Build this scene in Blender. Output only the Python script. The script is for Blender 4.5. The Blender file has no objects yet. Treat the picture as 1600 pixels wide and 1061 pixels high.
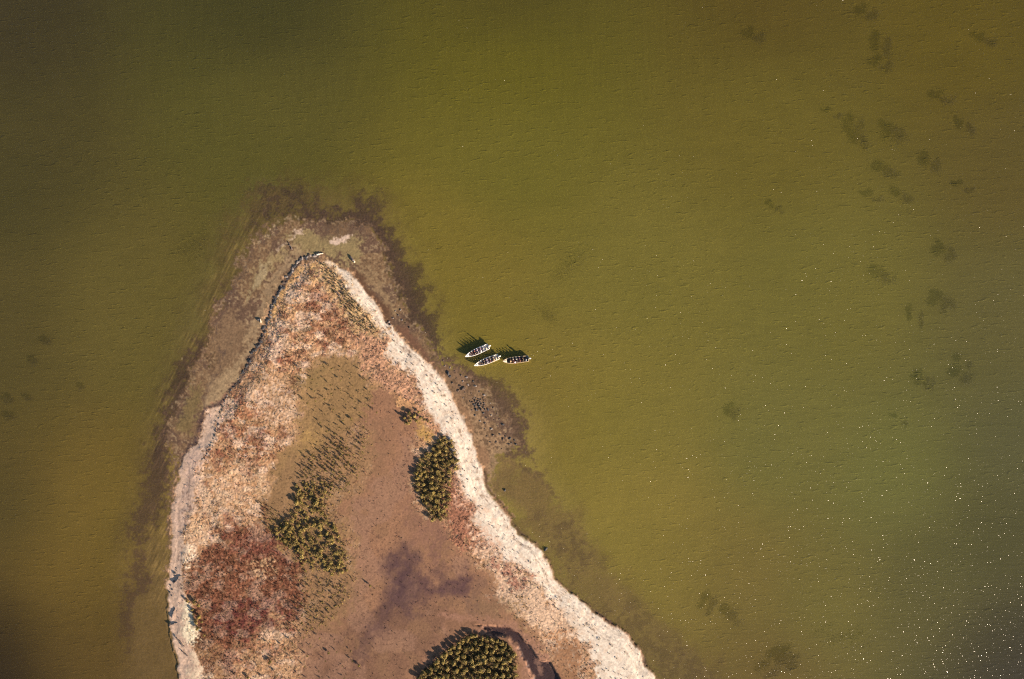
import bpy, bmesh, math, random
import numpy as np
from mathutils import Vector, Matrix

# ------------------------------------------------------------------ camera, sky, sun, exposure
scene = bpy.context.scene
COL = scene.collection
S = 0.15                                  # metres of ground per photo pixel


def G(px, py, z=0.0):                     # map position -> ground position in metres
    return Vector(((px - 800.0) * S, (530.5 - py) * S, z))


cam_data = bpy.data.cameras.new('camera')
cam_data.lens = 24.0
cam_data.sensor_width = 36.0
cam_data.clip_end = 6000.0
cam = bpy.data.objects.new('camera', cam_data)
cam.location = (0, 0, 160)
COL.objects.link(cam)
scene.camera = cam

SUN_EL = math.radians(17.5)
SUN_XY = Vector((0.79, -0.61)).normalized()
world = bpy.data.worlds.new('World')
scene.world = world
world.use_nodes = True
wn = world.node_tree
sky = wn.nodes.new('ShaderNodeTexSky')
sky.sky_type = 'NISHITA'
sky.sun_disc = False
sky.sun_elevation = SUN_EL
sky.sun_rotation = math.atan2(SUN_XY.x, SUN_XY.y)
wn.links.new(sky.outputs[0], wn.nodes['Background'].inputs[0])
wn.nodes['Background'].inputs[1].default_value = 0.05

sl = bpy.data.lights.new('sun', 'SUN')
sl.energy = 5.0
sl.angle = math.radians(0.5)
sl.color = (1.0, 0.80, 0.60)
sun = bpy.data.objects.new('sun', sl)
d = Vector((-SUN_XY.x * math.cos(SUN_EL), -SUN_XY.y * math.cos(SUN_EL), -math.sin(SUN_EL)))
sun.rotation_euler = d.to_track_quat('-Z', 'Y').to_euler()
sun.location = (60, -60, 60)
COL.objects.link(sun)

scene.view_settings.view_transform = 'Standard'
scene.view_settings.look = 'None'
scene.view_settings.gamma = 1.0
scene.view_settings.exposure = 1.8
scene.render.engine = 'CYCLES'
scene.cycles.use_denoising = False
scene.cycles.max_bounces = 6
scene.cycles.transparent_max_bounces = 12
scene.cycles.filter_width = 1.2

# radiance leaving a flat white sheet in this light, per channel (measured); albedo = wanted colour / FLAT
FLAT = np.array([2.04, 1.81, 1.63])
rng = np.random.default_rng(7)
random.seed(7)


def lin(c):
    c = np.asarray(c, float) / 255.0
    return np.where(c <= 0.04045, c / 12.92, ((c + 0.055) / 1.055) ** 2.4)


def alb(c, hi=0.62):
    return np.clip(lin(c) / FLAT, 0.004, hi)


# ------------------------------------------------------------------ number helpers
def _h(ix, iy, seed):
    n = (ix.astype(np.int64) * 374761393 + iy.astype(np.int64) * 668265263 + seed * 1442695041) & 0xFFFFFFFF
    n = ((n ^ (n >> 13)) * 1274126177) & 0xFFFFFFFF
    n = n ^ (n >> 16)
    return (n & 0xFFFF) / 65535.0


def vnoise(x, y, seed=0):                 # smooth value noise 0..1
    ix, iy = np.floor(x), np.floor(y)
    fx, fy = x - ix, y - iy
    fx = fx * fx * fx * (fx * (fx * 6 - 15) + 10)
    fy = fy * fy * fy * (fy * (fy * 6 - 15) + 10)
    a, b = _h(ix, iy, seed), _h(ix + 1, iy, seed)
    c, e = _h(ix, iy + 1, seed), _h(ix + 1, iy + 1, seed)
    return (a * (1 - fx) + b * fx) * (1 - fy) + (c * (1 - fx) + e * fx) * fy


def fbm(x, y, octs=4, seed=0, gain=0.55):
    s, amp, tot = 0.0, 1.0, 0.0
    for o in range(octs):
        ca, sa = math.cos(0.7 * o), math.sin(0.7 * o)
        s = s + amp * vnoise((x * ca - y * sa) * 2 ** o, (x * sa + y * ca) * 2 ** o, seed + 17 * o)
        tot += amp
        amp *= gain
    return s / tot


def sst(a, b, v):
    t = np.clip((v - a) / (b - a), 0, 1)
    return t * t * (3 - 2 * t)


def sdist(poly, X, Y):                    # signed distance to a polygon, positive inside
    d2 = np.full(X.shape, 1e12)
    ins = np.zeros(X.shape, bool)
    n = len(poly)
    for i in range(n):
        x0, y0 = poly[i]
        x1, y1 = poly[(i + 1) % n]
        ex, ey = x1 - x0, y1 - y0
        t = np.clip(((X - x0) * ex + (Y - y0) * ey) / (ex * ex + ey * ey + 1e-9), 0, 1)
        d2 = np.minimum(d2, (X - x0 - t * ex) ** 2 + (Y - y0 - t * ey) ** 2)
        if y0 != y1:
            c = ((y0 > Y) != (y1 > Y)) & (X < (x1 - x0) * (Y - y0) / (y1 - y0) + x0)
            ins ^= c
    dd = np.sqrt(d2)
    return np.where(ins, dd, -dd)


LX0, LY0, LST = -200.0, -200.0, 4.0       # coarse lattice for distance fields
LXS = np.arange(LX0, 1900, LST)
LYS = np.arange(LY0, 1500, LST)
LGX, LGY = np.meshgrid(LXS, LYS)


class Field:                              # distance field that can be read anywhere
    def __init__(self, poly):
        self.f = sdist(poly, LGX, LGY)

    def __call__(self, x, y):
        u = np.clip((x - LX0) / LST, 0, len(LXS) - 1.001)
        v = np.clip((y - LY0) / LST, 0, len(LYS) - 1.001)
        i, j = u.astype(int), v.astype(int)
        fu, fv = u - i, v - j
        f = self.f
        return (f[j, i] * (1 - fu) + f[j, i + 1] * fu) * (1 - fv) + (f[j + 1, i] * (1 - fu) + f[j + 1, i + 1] * fu) * fv


def inside(poly, x, y):
    r = False
    n = len(poly)
    for i in range(n):
        x0, y0 = poly[i]
        x1, y1 = poly[(i + 1) % n]
        if (y0 > y) != (y1 > y) and x < (x1 - x0) * (y - y0) / (y1 - y0) + x0:
            r = not r
    return r


def along(pts, t):                        # point at fraction t of a polyline
    L = [math.dist(pts[i], pts[i + 1]) for i in range(len(pts) - 1)]
    s = t * sum(L)
    for i, l in enumerate(L):
        if s <= l or i == len(L) - 1:
            f = s / l
            return (pts[i][0] + (pts[i + 1][0] - pts[i][0]) * f, pts[i][1] + (pts[i + 1][1] - pts[i][1]) * f)
        s -= l


# ------------------------------------------------------------------ the map of the spit
LAND = [(290, 1400), (286, 1075), (276, 1034), (268, 1004), (263, 976), (261, 942), (261, 913), (267, 873), (270, 839), (271, 794),
        (277, 762), (281, 740), (290, 712), (306, 690), (315, 668), (322, 642), (345, 632), (352, 625), (372, 598), (383, 582),
        (396, 553), (408, 538), (419, 515), (421, 500), (427, 476), (437, 457), (452, 434), (464, 414), (469, 405), (485, 401),
        (500, 399), (510, 402), (526, 414), (550, 430), (571, 451), (594, 485), (603, 501), (616, 517), (640, 547), (676, 572),
        (703, 605), (712, 635), (730, 665), (742, 683), (746, 716), (757, 750), (764, 770), (781, 798), (810, 831), (846, 863),
        (855, 877), (864, 903), (896, 931), (940, 964), (975, 989), (997, 1014), (1008, 1039), (1022, 1061), (1080, 1180), (1110, 1400)]
TIDAL = [(262, 905), (266, 850), (268, 800), (274, 760), (278, 720), (262, 706), (268, 650), (296, 603), (326, 541), (338, 500),
         (354, 462), (362, 436), (366, 408), (380, 378), (425, 356), (480, 342), (540, 339), (574, 352), (597, 385), (615, 425),
         (633, 470), (658, 520), (690, 566), (712, 588), (742, 598), (772, 625), (795, 655), (806, 690), (796, 706), (772, 714),
         (763, 735), (768, 760), (700, 700), (600, 560), (500, 450), (400, 600), (320, 760), (290, 900)]
CREEK = [(742, 975), (775, 978), (804, 989), (829, 1008), (843, 1031), (862, 1033), (874, 1061), (894, 1180), (836, 1180), (831, 1061), (825, 1037), (810, 1013),
         (790, 996), (767, 987)]
SANDBAR = [(838, 1030), (845, 1030), (848, 1055), (840, 1056)]
f_land, f_tidal, f_creek = Field(LAND), Field(TIDAL), Field(CREEK)

THICKET_EAST = [(692, 678), (704, 686), (714, 702), (716, 726), (704, 746), (703, 778), (697, 810), (676, 811), (658, 776), (650, 744), (653, 718), (672, 706), (679, 692)]
THICKET_MID = [(464, 758), (500, 750), (525, 762), (506, 800), (524, 818), (536, 850), (548, 888), (520, 897), (500, 880), (478, 897), (468, 862), (434, 842),
               (430, 825), (462, 808)]
SCRUB_LOOSE = [(470, 745), (490, 705), (540, 680), (578, 660), (580, 700), (560, 750), (530, 790), (545, 840), (560, 890), (545, 940), (510, 970), (480, 990), (475, 930), (455, 860), (415, 835), (410, 800), (455, 790)]
THICKET_SOUTH = [(735, 990), (780, 1000), (804, 1020), (806, 1061), (808, 1110), (640, 1110), (652, 1061), (690, 1024)]

SEED_GROUND = [(455, 740), (480, 700), (560, 670), (580, 690), (565, 760), (535, 800), (552, 860), (556, 900), (540, 960), (480, 990), (470, 900), (450, 840), (405, 810), (412, 780)]
SHELF = [(200, 1300), (165, 880), (220, 660), (280, 490), (350, 320), (390, 265), (600, 290), (700, 500), (770, 570), (850, 640), (860, 720), (920, 790), (960, 870), (1010, 920), (1090, 990),
         (1160, 1061), (1260, 1300)]
f_shelf = Field(SHELF)
VIGNETTED_WATER_PTS = [(0, 0, 68, 58, 32), (400, 0, 71, 65, 30), (800, 0, 82, 72, 28), (1200, 0, 92, 76, 28), (1600, 0, 92, 76, 24), (1550, 60, 102, 85, 26),  # water colours with a vignette painted in: darker towards the frame corners
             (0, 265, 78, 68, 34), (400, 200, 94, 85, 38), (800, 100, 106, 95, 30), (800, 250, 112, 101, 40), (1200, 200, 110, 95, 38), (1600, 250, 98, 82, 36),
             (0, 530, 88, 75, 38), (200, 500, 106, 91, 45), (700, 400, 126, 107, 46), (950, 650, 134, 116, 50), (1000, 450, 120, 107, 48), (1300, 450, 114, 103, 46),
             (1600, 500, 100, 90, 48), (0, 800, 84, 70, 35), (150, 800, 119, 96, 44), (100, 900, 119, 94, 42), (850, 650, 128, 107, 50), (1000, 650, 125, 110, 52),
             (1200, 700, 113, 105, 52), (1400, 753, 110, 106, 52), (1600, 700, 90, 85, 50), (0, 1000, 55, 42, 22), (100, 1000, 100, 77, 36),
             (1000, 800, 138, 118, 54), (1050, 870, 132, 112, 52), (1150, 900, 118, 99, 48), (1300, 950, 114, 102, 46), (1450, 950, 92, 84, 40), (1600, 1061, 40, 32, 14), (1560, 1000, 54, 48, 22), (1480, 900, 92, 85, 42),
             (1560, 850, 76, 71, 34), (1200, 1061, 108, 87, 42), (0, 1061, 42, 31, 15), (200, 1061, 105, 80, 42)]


def vignetted_water(x, y):
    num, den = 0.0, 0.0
    for (px, py, r, g, b) in VIGNETTED_WATER_PTS:
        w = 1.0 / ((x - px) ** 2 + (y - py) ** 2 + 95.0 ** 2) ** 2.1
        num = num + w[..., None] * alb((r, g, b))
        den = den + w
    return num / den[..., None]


def seabed_z(x, y, dl, dt):               # height of ground from distances (pixels) to the land and tidal-flat edges
    n1 = fbm(x / 60, y / 60, 3, 5) - 0.5
    n2 = fbm(x / 11, y / 11, 3, 9) - 0.5
    out = np.minimum(-dt, 9999)
    sh = sst(-30, 40, f_shelf(x, y))
    deep = (-0.06 - 0.62 * (1 - np.exp(-np.clip(out, 0, None) / 90.0)) - 0.5 * sst(150, 700, out)) * (1 - 0.72 * sh)
    flat = 0.0 + 0.07 * sst(0, 45, dt) + 0.05 * n1
    z = np.where(dt > 0, flat, deep + 0.06 * n1)
    z = np.where((dt <= 0) & (out < 20), flat * (1 - out / 20) + (deep + 0.06 * n1) * out / 20, z)
    land = 0.16 + 0.40 * sst(2, 30, dl) - 0.12 * sst(70, 140, dl) + 0.12 * n1
    k = sst(-5, 6, dl)
    return z * (1 - k) + land * k + 0.04 * n2


# ------------------------------------------------------------------ mesh helpers
def mesh_np(name, verts, faces_flat, sizes):
    me = bpy.data.meshes.new(name)
    nv, nl, nf = len(verts), len(faces_flat), len(sizes)
    me.vertices.add(nv)
    me.vertices.foreach_set('co', np.asarray(verts, np.float32).ravel())
    me.loops.add(nl)
    me.loops.foreach_set('vertex_index', np.asarray(faces_flat, np.int32))
    me.polygons.add(nf)
    starts = np.concatenate([[0], np.cumsum(sizes)[:-1]]).astype(np.int32)
    me.polygons.foreach_set('loop_start', starts)
    me.update(calc_edges=True)
    return me


def grid_mesh(name, xs, ys, Z, smooth=True):
    nx, ny = len(xs), len(ys)
    X, Y = np.meshgrid(xs, ys)
    v = np.stack([(X - 800) * S, (530.5 - Y) * S, Z], -1).reshape(-1, 3)
    i = np.arange(nx - 1)[None, :] + np.arange(ny - 1)[:, None] * nx
    q = np.stack([i, i + nx, i + nx + 1, i + 1], -1).reshape(-1, 4)
    me = mesh_np(name, v, q.ravel(), np.full(len(q), 4))
    if smooth:
        me.polygons.foreach_set('use_smooth', np.ones(len(q), bool))
    return me


def set_color(me, name, rgb):
    a = me.color_attributes.new(name, 'FLOAT_COLOR', 'POINT')
    c = np.ones((len(me.vertices), 4), np.float32)
    c[:, :3] = np.asarray(rgb, np.float32).reshape(-1, 3)
    a.data.foreach_set('color', c.ravel())


def set_float(me, name, v):
    a = me.attributes.new(name, 'FLOAT', 'POINT')
    a.data.foreach_set('value', np.asarray(v, np.float32).ravel())


def link(name, me, mat=None, parent=None):
    o = bpy.data.objects.new(name, me)
    COL.objects.link(o)
    if mat is not None:
        me.materials.clear()
        me.materials.append(mat)
    if parent is not None:
        o.parent = parent
    return o


def tag(o, label=None, cat=None, group=None, kind=None):
    if label:
        o['label'] = label
    if cat:
        o['category'] = cat
    if group:
        o['group'] = group
    if kind:
        o['kind'] = kind
    return o


def bm_mesh(name, bm, smooth=False):
    bmesh.ops.recalc_face_normals(bm, faces=bm.faces[:])
    me = bpy.data.meshes.new(name)
    bm.to_mesh(me)
    bm.free()
    if smooth:
        me.polygons.foreach_set('use_smooth', np.ones(len(me.polygons), bool))
    return me


# ------------------------------------------------------------------ materials
def new_mat(name):
    m = bpy.data.materials.new(name)
    m.use_nodes = True
    nt = m.node_tree
    nt.nodes.clear()
    out = nt.nodes.new('ShaderNodeOutputMaterial')
    return m, nt, out


def N(nt, kind, **kw):
    n = nt.nodes.new(kind)
    for k, v in kw.items():
        setattr(n, k, v)
    return n


def ground_material():
    m, nt, out = new_mat('ground')
    at = N(nt, 'ShaderNodeAttribute', attribute_name='soil_tint')
    wet = N(nt, 'ShaderNodeAttribute', attribute_name='wetness')
    geo = N(nt, 'ShaderNodeNewGeometry')
    n1 = N(nt, 'ShaderNodeTexNoise')
    n1.inputs['Scale'].default_value = 2.6
    n1.inputs['Detail'].default_value = 5
    n1.inputs['Roughness'].default_value = 0.65
    nt.links.new(geo.outputs['Position'], n1.inputs['Vector'])
    mr = N(nt, 'ShaderNodeMapRange')
    mr.inputs[1].default_value, mr.inputs[2].default_value = 0.3, 0.7
    mr.inputs[3].default_value, mr.inputs[4].default_value = 0.87, 1.13
    nt.links.new(n1.outputs['Fac'], mr.inputs[0])
    mul = N(nt, 'ShaderNodeMix', data_type='RGBA', blend_type='MULTIPLY')
    mul.inputs['Factor'].default_value = 1.0
    nt.links.new(at.outputs['Color'], mul.inputs['A'])
    nt.links.new(mr.outputs[0], mul.inputs['B'])
    bsdf = N(nt, 'ShaderNodeBsdfPrincipled')
    nt.links.new(mul.outputs['Result'], bsdf.inputs['Base Color'])
    rr = N(nt, 'ShaderNodeMapRange')
    rr.inputs[3].default_value, rr.inputs[4].default_value = 0.95, 0.55
    nt.links.new(wet.outputs['Fac'], rr.inputs[0])
    nt.links.new(rr.outputs[0], bsdf.inputs['Roughness'])
    bsdf.inputs['Specular IOR Level'].default_value = 0.15
    bp = N(nt, 'ShaderNodeBump')
    bp.inputs['Strength'].default_value = 0.2
    bp.inputs['Distance'].default_value = 0.06
    nt.links.new(n1.outputs['Fac'], bp.inputs['Height'])
    nt.links.new(bp.outputs['Normal'], bsdf.inputs['Normal'])
    nt.links.new(bsdf.outputs[0], out.inputs['Surface'])
    return m


def water_material():
    m, nt, out = new_mat('sea_water')
    tint = N(nt, 'ShaderNodeAttribute', attribute_name='vignetted_tint')
    clr = N(nt, 'ShaderNodeAttribute', attribute_name='clarity')
    geo = N(nt, 'ShaderNodeNewGeometry')

    def noise(rot, sx, sy, detail, rough, dist=0.0):
        mp = N(nt, 'ShaderNodeMapping')
        mp.inputs['Rotation'].default_value = (0, 0, math.radians(rot))
        mp.inputs['Scale'].default_value = (sx, sy, 1)
        nt.links.new(geo.outputs['Position'], mp.inputs['Vector'])
        t = N(nt, 'ShaderNodeTexNoise')
        t.inputs['Scale'].default_value = 1.0
        t.inputs['Detail'].default_value = detail
        t.inputs['Roughness'].default_value = rough
        t.inputs['Distortion'].default_value = dist
        nt.links.new(mp.outputs[0], t.inputs['Vector'])
        return t
    chop = noise(-12, 0.42, 1.45, 2, 0.5, 0.3)
    swell = noise(-20, 0.10, 0.28, 2, 0.5)
    fine = noise(-8, 2.5, 3.2, 1, 0.5)
    lane = noise(-30, 0.035, 0.06, 2, 0.6)
    lanes = N(nt, 'ShaderNodeMapRange')
    lanes.inputs[1].default_value, lanes.inputs[2].default_value = 0.35, 0.65
    lanes.inputs[3].default_value, lanes.inputs[4].default_value = 0.45, 1.25
    nt.links.new(lane.outputs['Fac'], lanes.inputs[0])
    crest = N(nt, 'ShaderNodeMapRange', interpolation_type='SMOOTHSTEP')
    crest.inputs[1].default_value, crest.inputs[2].default_value = 0.56, 0.74
    nt.links.new(chop.outputs['Fac'], crest.inputs[0])
    b1 = N(nt, 'ShaderNodeBump')
    b1.inputs['Strength'].default_value = 1.0
    b1.inputs['Distance'].default_value = WAVE_SOFT
    nt.links.new(crest.outputs[0], b1.inputs['Height'])
    nt.links.new(lanes.outputs[0], b1.inputs['Strength'])
    b0 = N(nt, 'ShaderNodeBump')
    b0.inputs['Strength'].default_value = 1.0
    b0.inputs['Distance'].default_value = 0.12
    nt.links.new(swell.outputs['Fac'], b0.inputs['Height'])
    nt.links.new(b0.outputs[0], b1.inputs['Normal'])
    b2 = N(nt, 'ShaderNodeBump')
    b2.inputs['Strength'].default_value = 1.0
    b2.inputs['Distance'].default_value = WAVE_CHOP
    nt.links.new(chop.outputs['Fac'], b2.inputs['Height'])
    b3 = N(nt, 'ShaderNodeBump')
    b3.inputs['Strength'].default_value = 1.0
    b3.inputs['Distance'].default_value = WAVE_FINE
    peak = N(nt, 'ShaderNodeMapRange', interpolation_type='SMOOTHSTEP')   # only the odd wavelet is steep enough to flash
    peak.inputs[1].default_value, peak.inputs[2].default_value = 0.665, 0.80
    nt.links.new(fine.outputs['Fac'], peak.inputs[0])
    nt.links.new(peak.outputs[0], b3.inputs['Height'])
    nt.links.new(b2.outputs[0], b3.inputs['Normal'])
    gust = N(nt, 'ShaderNodeMapRange')
    gust.inputs[1].default_value, gust.inputs[2].default_value = 0.35, 0.65
    gust.inputs[3].default_value, gust.inputs[4].default_value = 0.55, 1.2
    nt.links.new(lane.outputs['Fac'], gust.inputs[0])
    nt.links.new(gust.outputs[0], b3.inputs['Strength'])
    dif = N(nt, 'ShaderNodeBsdfDiffuse')
    nt.links.new(tint.outputs['Color'], dif.inputs['Color'])
    nt.links.new(b1.outputs[0], dif.inputs['Normal'])
    tr = N(nt, 'ShaderNodeBsdfTransparent')
    body = N(nt, 'ShaderNodeMixShader')
    nt.links.new(clr.outputs['Fac'], body.inputs[0])
    nt.links.new(dif.outputs[0], body.inputs[1])
    nt.links.new(tr.outputs[0], body.inputs[2])
    gl = N(nt, 'ShaderNodeBsdfGlossy')
    gl.inputs['Roughness'].default_value = 0.17
    nt.links.new(b3.outputs[0], gl.inputs['Normal'])
    fr = N(nt, 'ShaderNodeFresnel')
    ior = N(nt, 'ShaderNodeMapRange')       # light passing upwards or downwards loses the same share
    ior.inputs[3].default_value, ior.inputs[4].default_value = 1.33, 1 / 1.33
    nt.links.new(geo.outputs['Backfacing'], ior.inputs[0])
    nt.links.new(ior.outputs[0], fr.inputs['IOR'])
    nt.links.new(b3.outputs[0], fr.inputs['Normal'])
    top = N(nt, 'ShaderNodeMixShader')
    nt.links.new(fr.outputs[0], top.inputs[0])
    nt.links.new(body.outputs[0], top.inputs[1])
    nt.links.new(gl.outputs[0], top.inputs[2])
    nt.links.new(top.outputs[0], out.inputs['Surface'])
    return m


WAVE_SOFT, WAVE_CHOP, WAVE_FINE = 0.065, 0.06, 0.037
_mats = {}


def flat_mat(name, rgb, rough=0.7, var=0.12, scale=9.0, spec=0.3):   # rgb is a linear albedo; a little procedural mottling
    key = (name, tuple(rgb), rough)
    if key in _mats:
        return _mats[key]
    m, nt, out = new_mat(name)
    tc = N(nt, 'ShaderNodeTexCoord')
    n = N(nt, 'ShaderNodeTexNoise')
    n.inputs['Scale'].default_value = scale
    n.inputs['Detail'].default_value = 4
    nt.links.new(tc.outputs['Object'], n.inputs['Vector'])
    rp = N(nt, 'ShaderNodeValToRGB')
    rp.color_ramp.elements[0].position = 0.3
    rp.color_ramp.elements[1].position = 0.7
    rp.color_ramp.elements[0].color = (*[c * (1 - var) for c in rgb], 1)
    rp.color_ramp.elements[1].color = (*[min(1, c * (1 + var)) for c in rgb], 1)
    nt.links.new(n.outputs['Fac'], rp.inputs[0])
    b = N(nt, 'ShaderNodeBsdfPrincipled')
    nt.links.new(rp.outputs[0], b.inputs['Base Color'])
    b.inputs['Roughness'].default_value = rough
    b.inputs['Specular IOR Level'].default_value = spec
    nt.links.new(b.outputs[0], out.inputs['Surface'])
    _mats[key] = m
    return m


def tint_mat(name, attr, rough=0.75, translucent=0.0):                 # colour from a per-leaf attribute, mottled by noise
    m, nt, out = new_mat(name)
    a = N(nt, 'ShaderNodeAttribute', attribute_name=attr)
    geo = N(nt, 'ShaderNodeNewGeometry')
    n = N(nt, 'ShaderNodeTexNoise')
    n.inputs['Scale'].default_value = 1.7
    nt.links.new(geo.outputs['Position'], n.inputs['Vector'])
    mr = N(nt, 'ShaderNodeMapRange')
    mr.inputs[1].default_value, mr.inputs[2].default_value = 0.3, 0.7
    mr.inputs[3].default_value, mr.inputs[4].default_value = 0.75, 1.25
    nt.links.new(n.outputs['Fac'], mr.inputs[0])
    mul = N(nt, 'ShaderNodeMix', data_type='RGBA', blend_type='MULTIPLY')
    mul.inputs['Factor'].default_value = 1.0
    nt.links.new(a.outputs['Color'], mul.inputs['A'])
    nt.links.new(mr.outputs[0], mul.inputs['B'])
    b = N(nt, 'ShaderNodeBsdfPrincipled')
    nt.links.new(mul.outputs['Result'], b.inputs['Base Color'])
    b.inputs['Roughness'].default_value = rough
    b.inputs['Specular IOR Level'].default_value = 0.2
    if translucent > 0:
        t = N(nt, 'ShaderNodeBsdfTranslucent')
        nt.links.new(mul.outputs['Result'], t.inputs['Color'])
        mx = N(nt, 'ShaderNodeMixShader')
        mx.inputs[0].default_value = translucent
        nt.links.new(b.outputs[0], mx.inputs[1])
        nt.links.new(t.outputs[0], mx.inputs[2])
        nt.links.new(mx.outputs[0], out.inputs['Surface'])
    else:
        nt.links.new(b.outputs[0], out.inputs['Surface'])
    return m


# ------------------------------------------------------------------ ground: one sheet, spit and sea floor
def axis_lines(a, b, lo, hi):
    core = np.arange(a, b + 0.5, 1.0)
    left, right, p, st = [], [], a, 2.0
    while p > lo:
        p -= st
        left.append(p)
        st *= 1.12
    p, st = b, 2.0
    while p < hi:
        p += st
        right.append(p)
        st *= 1.12
    return np.array(left[::-1] + list(core) + right)


gx = axis_lines(178, 1125, -9000, 10600)
gy = axis_lines(262, 1066, -9000, 10000)
GX, GY = np.meshgrid(gx, gy)
W1x, W1y = 1.3 * (fbm(GX / 38, GY / 38, 3, 101) - 0.5), 1.3 * (fbm(GX / 38, GY / 38, 3, 202) - 0.5)
W2x, W2y = fbm(GX / 9, GY / 9, 3, 303) - 0.5, fbm(GX / 9, GY / 9, 3, 404) - 0.5


def warp(a1, a2):
    return GX + a1 * W1x + a2 * W2x, GY + a1 * W1y + a2 * W2y


wx, wy = warp(9, 6)
DL = f_land(wx, wy)
DT = np.maximum(f_tidal(*warp(20, 10)), DL * 0 - 1e9)
DT = np.maximum(DT, np.where(DL > -3, 8 + DL, -1e9))
DC = f_creek(*warp(6, 4))
Z = seabed_z(GX, GY, DL, DT)
Z = Z - 0.62 * sst(-3, 3, DC)

far = (np.abs(GX - 800) > 1000) | (np.abs(GY - 530) > 800)
TINT = vignetted_water(np.clip(GX, 0, 1600), np.clip(GY, 0, 1061)) * 1.6  # open sea floor carries the same painted corner vignette
WETN = np.full(GX.shape, 0.6)
ROUGH = np.full(GX.shape, 0.02)           # height of the small plants and ripples, metres
VEG = np.zeros(GX.shape)                  # how thickly low plants cover the soil
f0 = fbm(GX / 1.5, GY / 1.5, 2, 10)
f1, f2, f3 = fbm(GX / 3.2, GY / 3.2, 2, 11), fbm(GX / 7.0, GY / 7.0, 3, 12), fbm(GX / 24, GY / 24, 3, 13)
ca, sa = math.cos(math.radians(63)), math.sin(math.radians(63))
streak = fbm((GX * ca - GY * sa) / 26, (GX * sa + GY * ca) / 2.6, 3, 21)   # ripple lines that follow the west shore


def paint(poly, col, feather=8, op=1.0, w=(14, 8), speck=None, rough=None, veg=None, wet=None, mask=None, dith=1.0):
    """lays one soil or plant colour over the area of poly"""
    global TINT, ROUGH, VEG, WETN
    soft = min(feather, 8.0)
    d = np.float64(1e6) if poly is None else Field(poly)(*warp(w[0] * 1.7, w[1] * 1.9)) + dith * soft * (2.6 * (f1 - 0.5) + 1.6 * (f2 - 0.5))
    k = sst(-feather, feather, d) * op
    if mask is not None:
        k = k * mask
    kc = k
    if speck is not None:
        n, a, b = speck
        kc = k * sst(a, b, n)
    c = alb(col)
    c = c * 0.95 + 0.05 * c.mean()
    TINT = TINT * (1 - kc[..., None]) + c * kc[..., None]
    if rough is not None:
        ROUGH = ROUGH * (1 - k) + rough * k
    if veg is not None:
        VEG = VEG * (1 - k) + veg * k
    if wet is not None:
        WETN = WETN * (1 - k) + wet * k


# --- shallows and weed beds
SHALLOW_E = [(757, 745), (790, 715), (830, 745), (900, 790), (940, 870), (1000, 930), (1070, 1000), (1130, 1061), (1200, 1250), (1060, 1250),
             (1022, 1061), (940, 964), (846, 863), (781, 798)]
paint(SHALLOW_E, (138, 106, 62), 22, 0.9, (30, 12))
paint([(840, 812), (900, 815), (925, 850), (915, 905), (890, 915), (870, 870)], (108, 78, 54), 12, 0.85, (34, 18), (f2, 0.38, 0.6))
paint([(905, 935), (960, 940), (1030, 990), (1100, 1050), (1180, 1200), (1050, 1200), (1022, 1061), (975, 989)], (104, 74, 50), 16, 0.9, (34, 18), (f2, 0.3, 0.55))
paint([(225, 840), (262, 780), (262, 960), (285, 1061), (300, 1250), (170, 1250), (190, 1000)], (134, 104, 58), 24, 0.8, (30, 10))
paint([(330, 430), (362, 300), (480, 280), (610, 300), (660, 400), (700, 520), (640, 520), (500, 380), (380, 480), (280, 640), (200, 860), (170, 860), (240, 640)],
      (116, 92, 46), 26, 0.8, (34, 14))
WEED = (88, 64, 48)
paint([(392, 278), (414, 296), (440, 300), (478, 309), (502, 320), (550, 320), (578, 308), (596, 322), (603, 345), (626, 367), (640, 398),
       (657, 425), (671, 470), (692, 518), (698, 548), (708, 572), (690, 575), (660, 530), (640, 490), (622, 450), (603, 402), (586, 374),
       (555, 354), (520, 347), (480, 341), (450, 338), (420, 346), (395, 362), (383, 330)], WEED, 9, 0.95, (26, 20), rough=0.05)
paint([(380, 275), (500, 290), (480, 345), (400, 385), (370, 420), (356, 445), (362, 360)], (112, 88, 48), 10, 0.85, (22, 16), (f2, 0.42, 0.6))
paint([(350, 448), (342, 490), (326, 515), (298, 560), (276, 580), (260, 625), (258, 652), (238, 695), (224, 745), (215, 790), (206, 845),
       (228, 845), (246, 805), (263, 772), (276, 740), (266, 708), (288, 650), (304, 600), (328, 560), (348, 510), (366, 470)], (94, 68, 50), 11, 0.95, (24, 16), rough=0.04)
paint([(222, 845), (206, 885), (200, 920), (184, 960), (180, 1005), (206, 994), (214, 940), (226, 890)], (96, 68, 50), 9, 0.85, (20, 12))
paint([(703, 568), (742, 579), (780, 592), (800, 623), (823, 652), (828, 703), (808, 720), (790, 700), (778, 655), (756, 622), (725, 600), (703, 585)],
      (104, 75, 56), 8, 0.95, (18, 14), rough=0.05)
paint([(790, 700), (812, 716), (844, 740), (876, 768), (860, 767), (830, 749), (800, 726)], (108, 80, 54), 6, 0.8, (14, 10), (f2, 0.3, 0.55))
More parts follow.
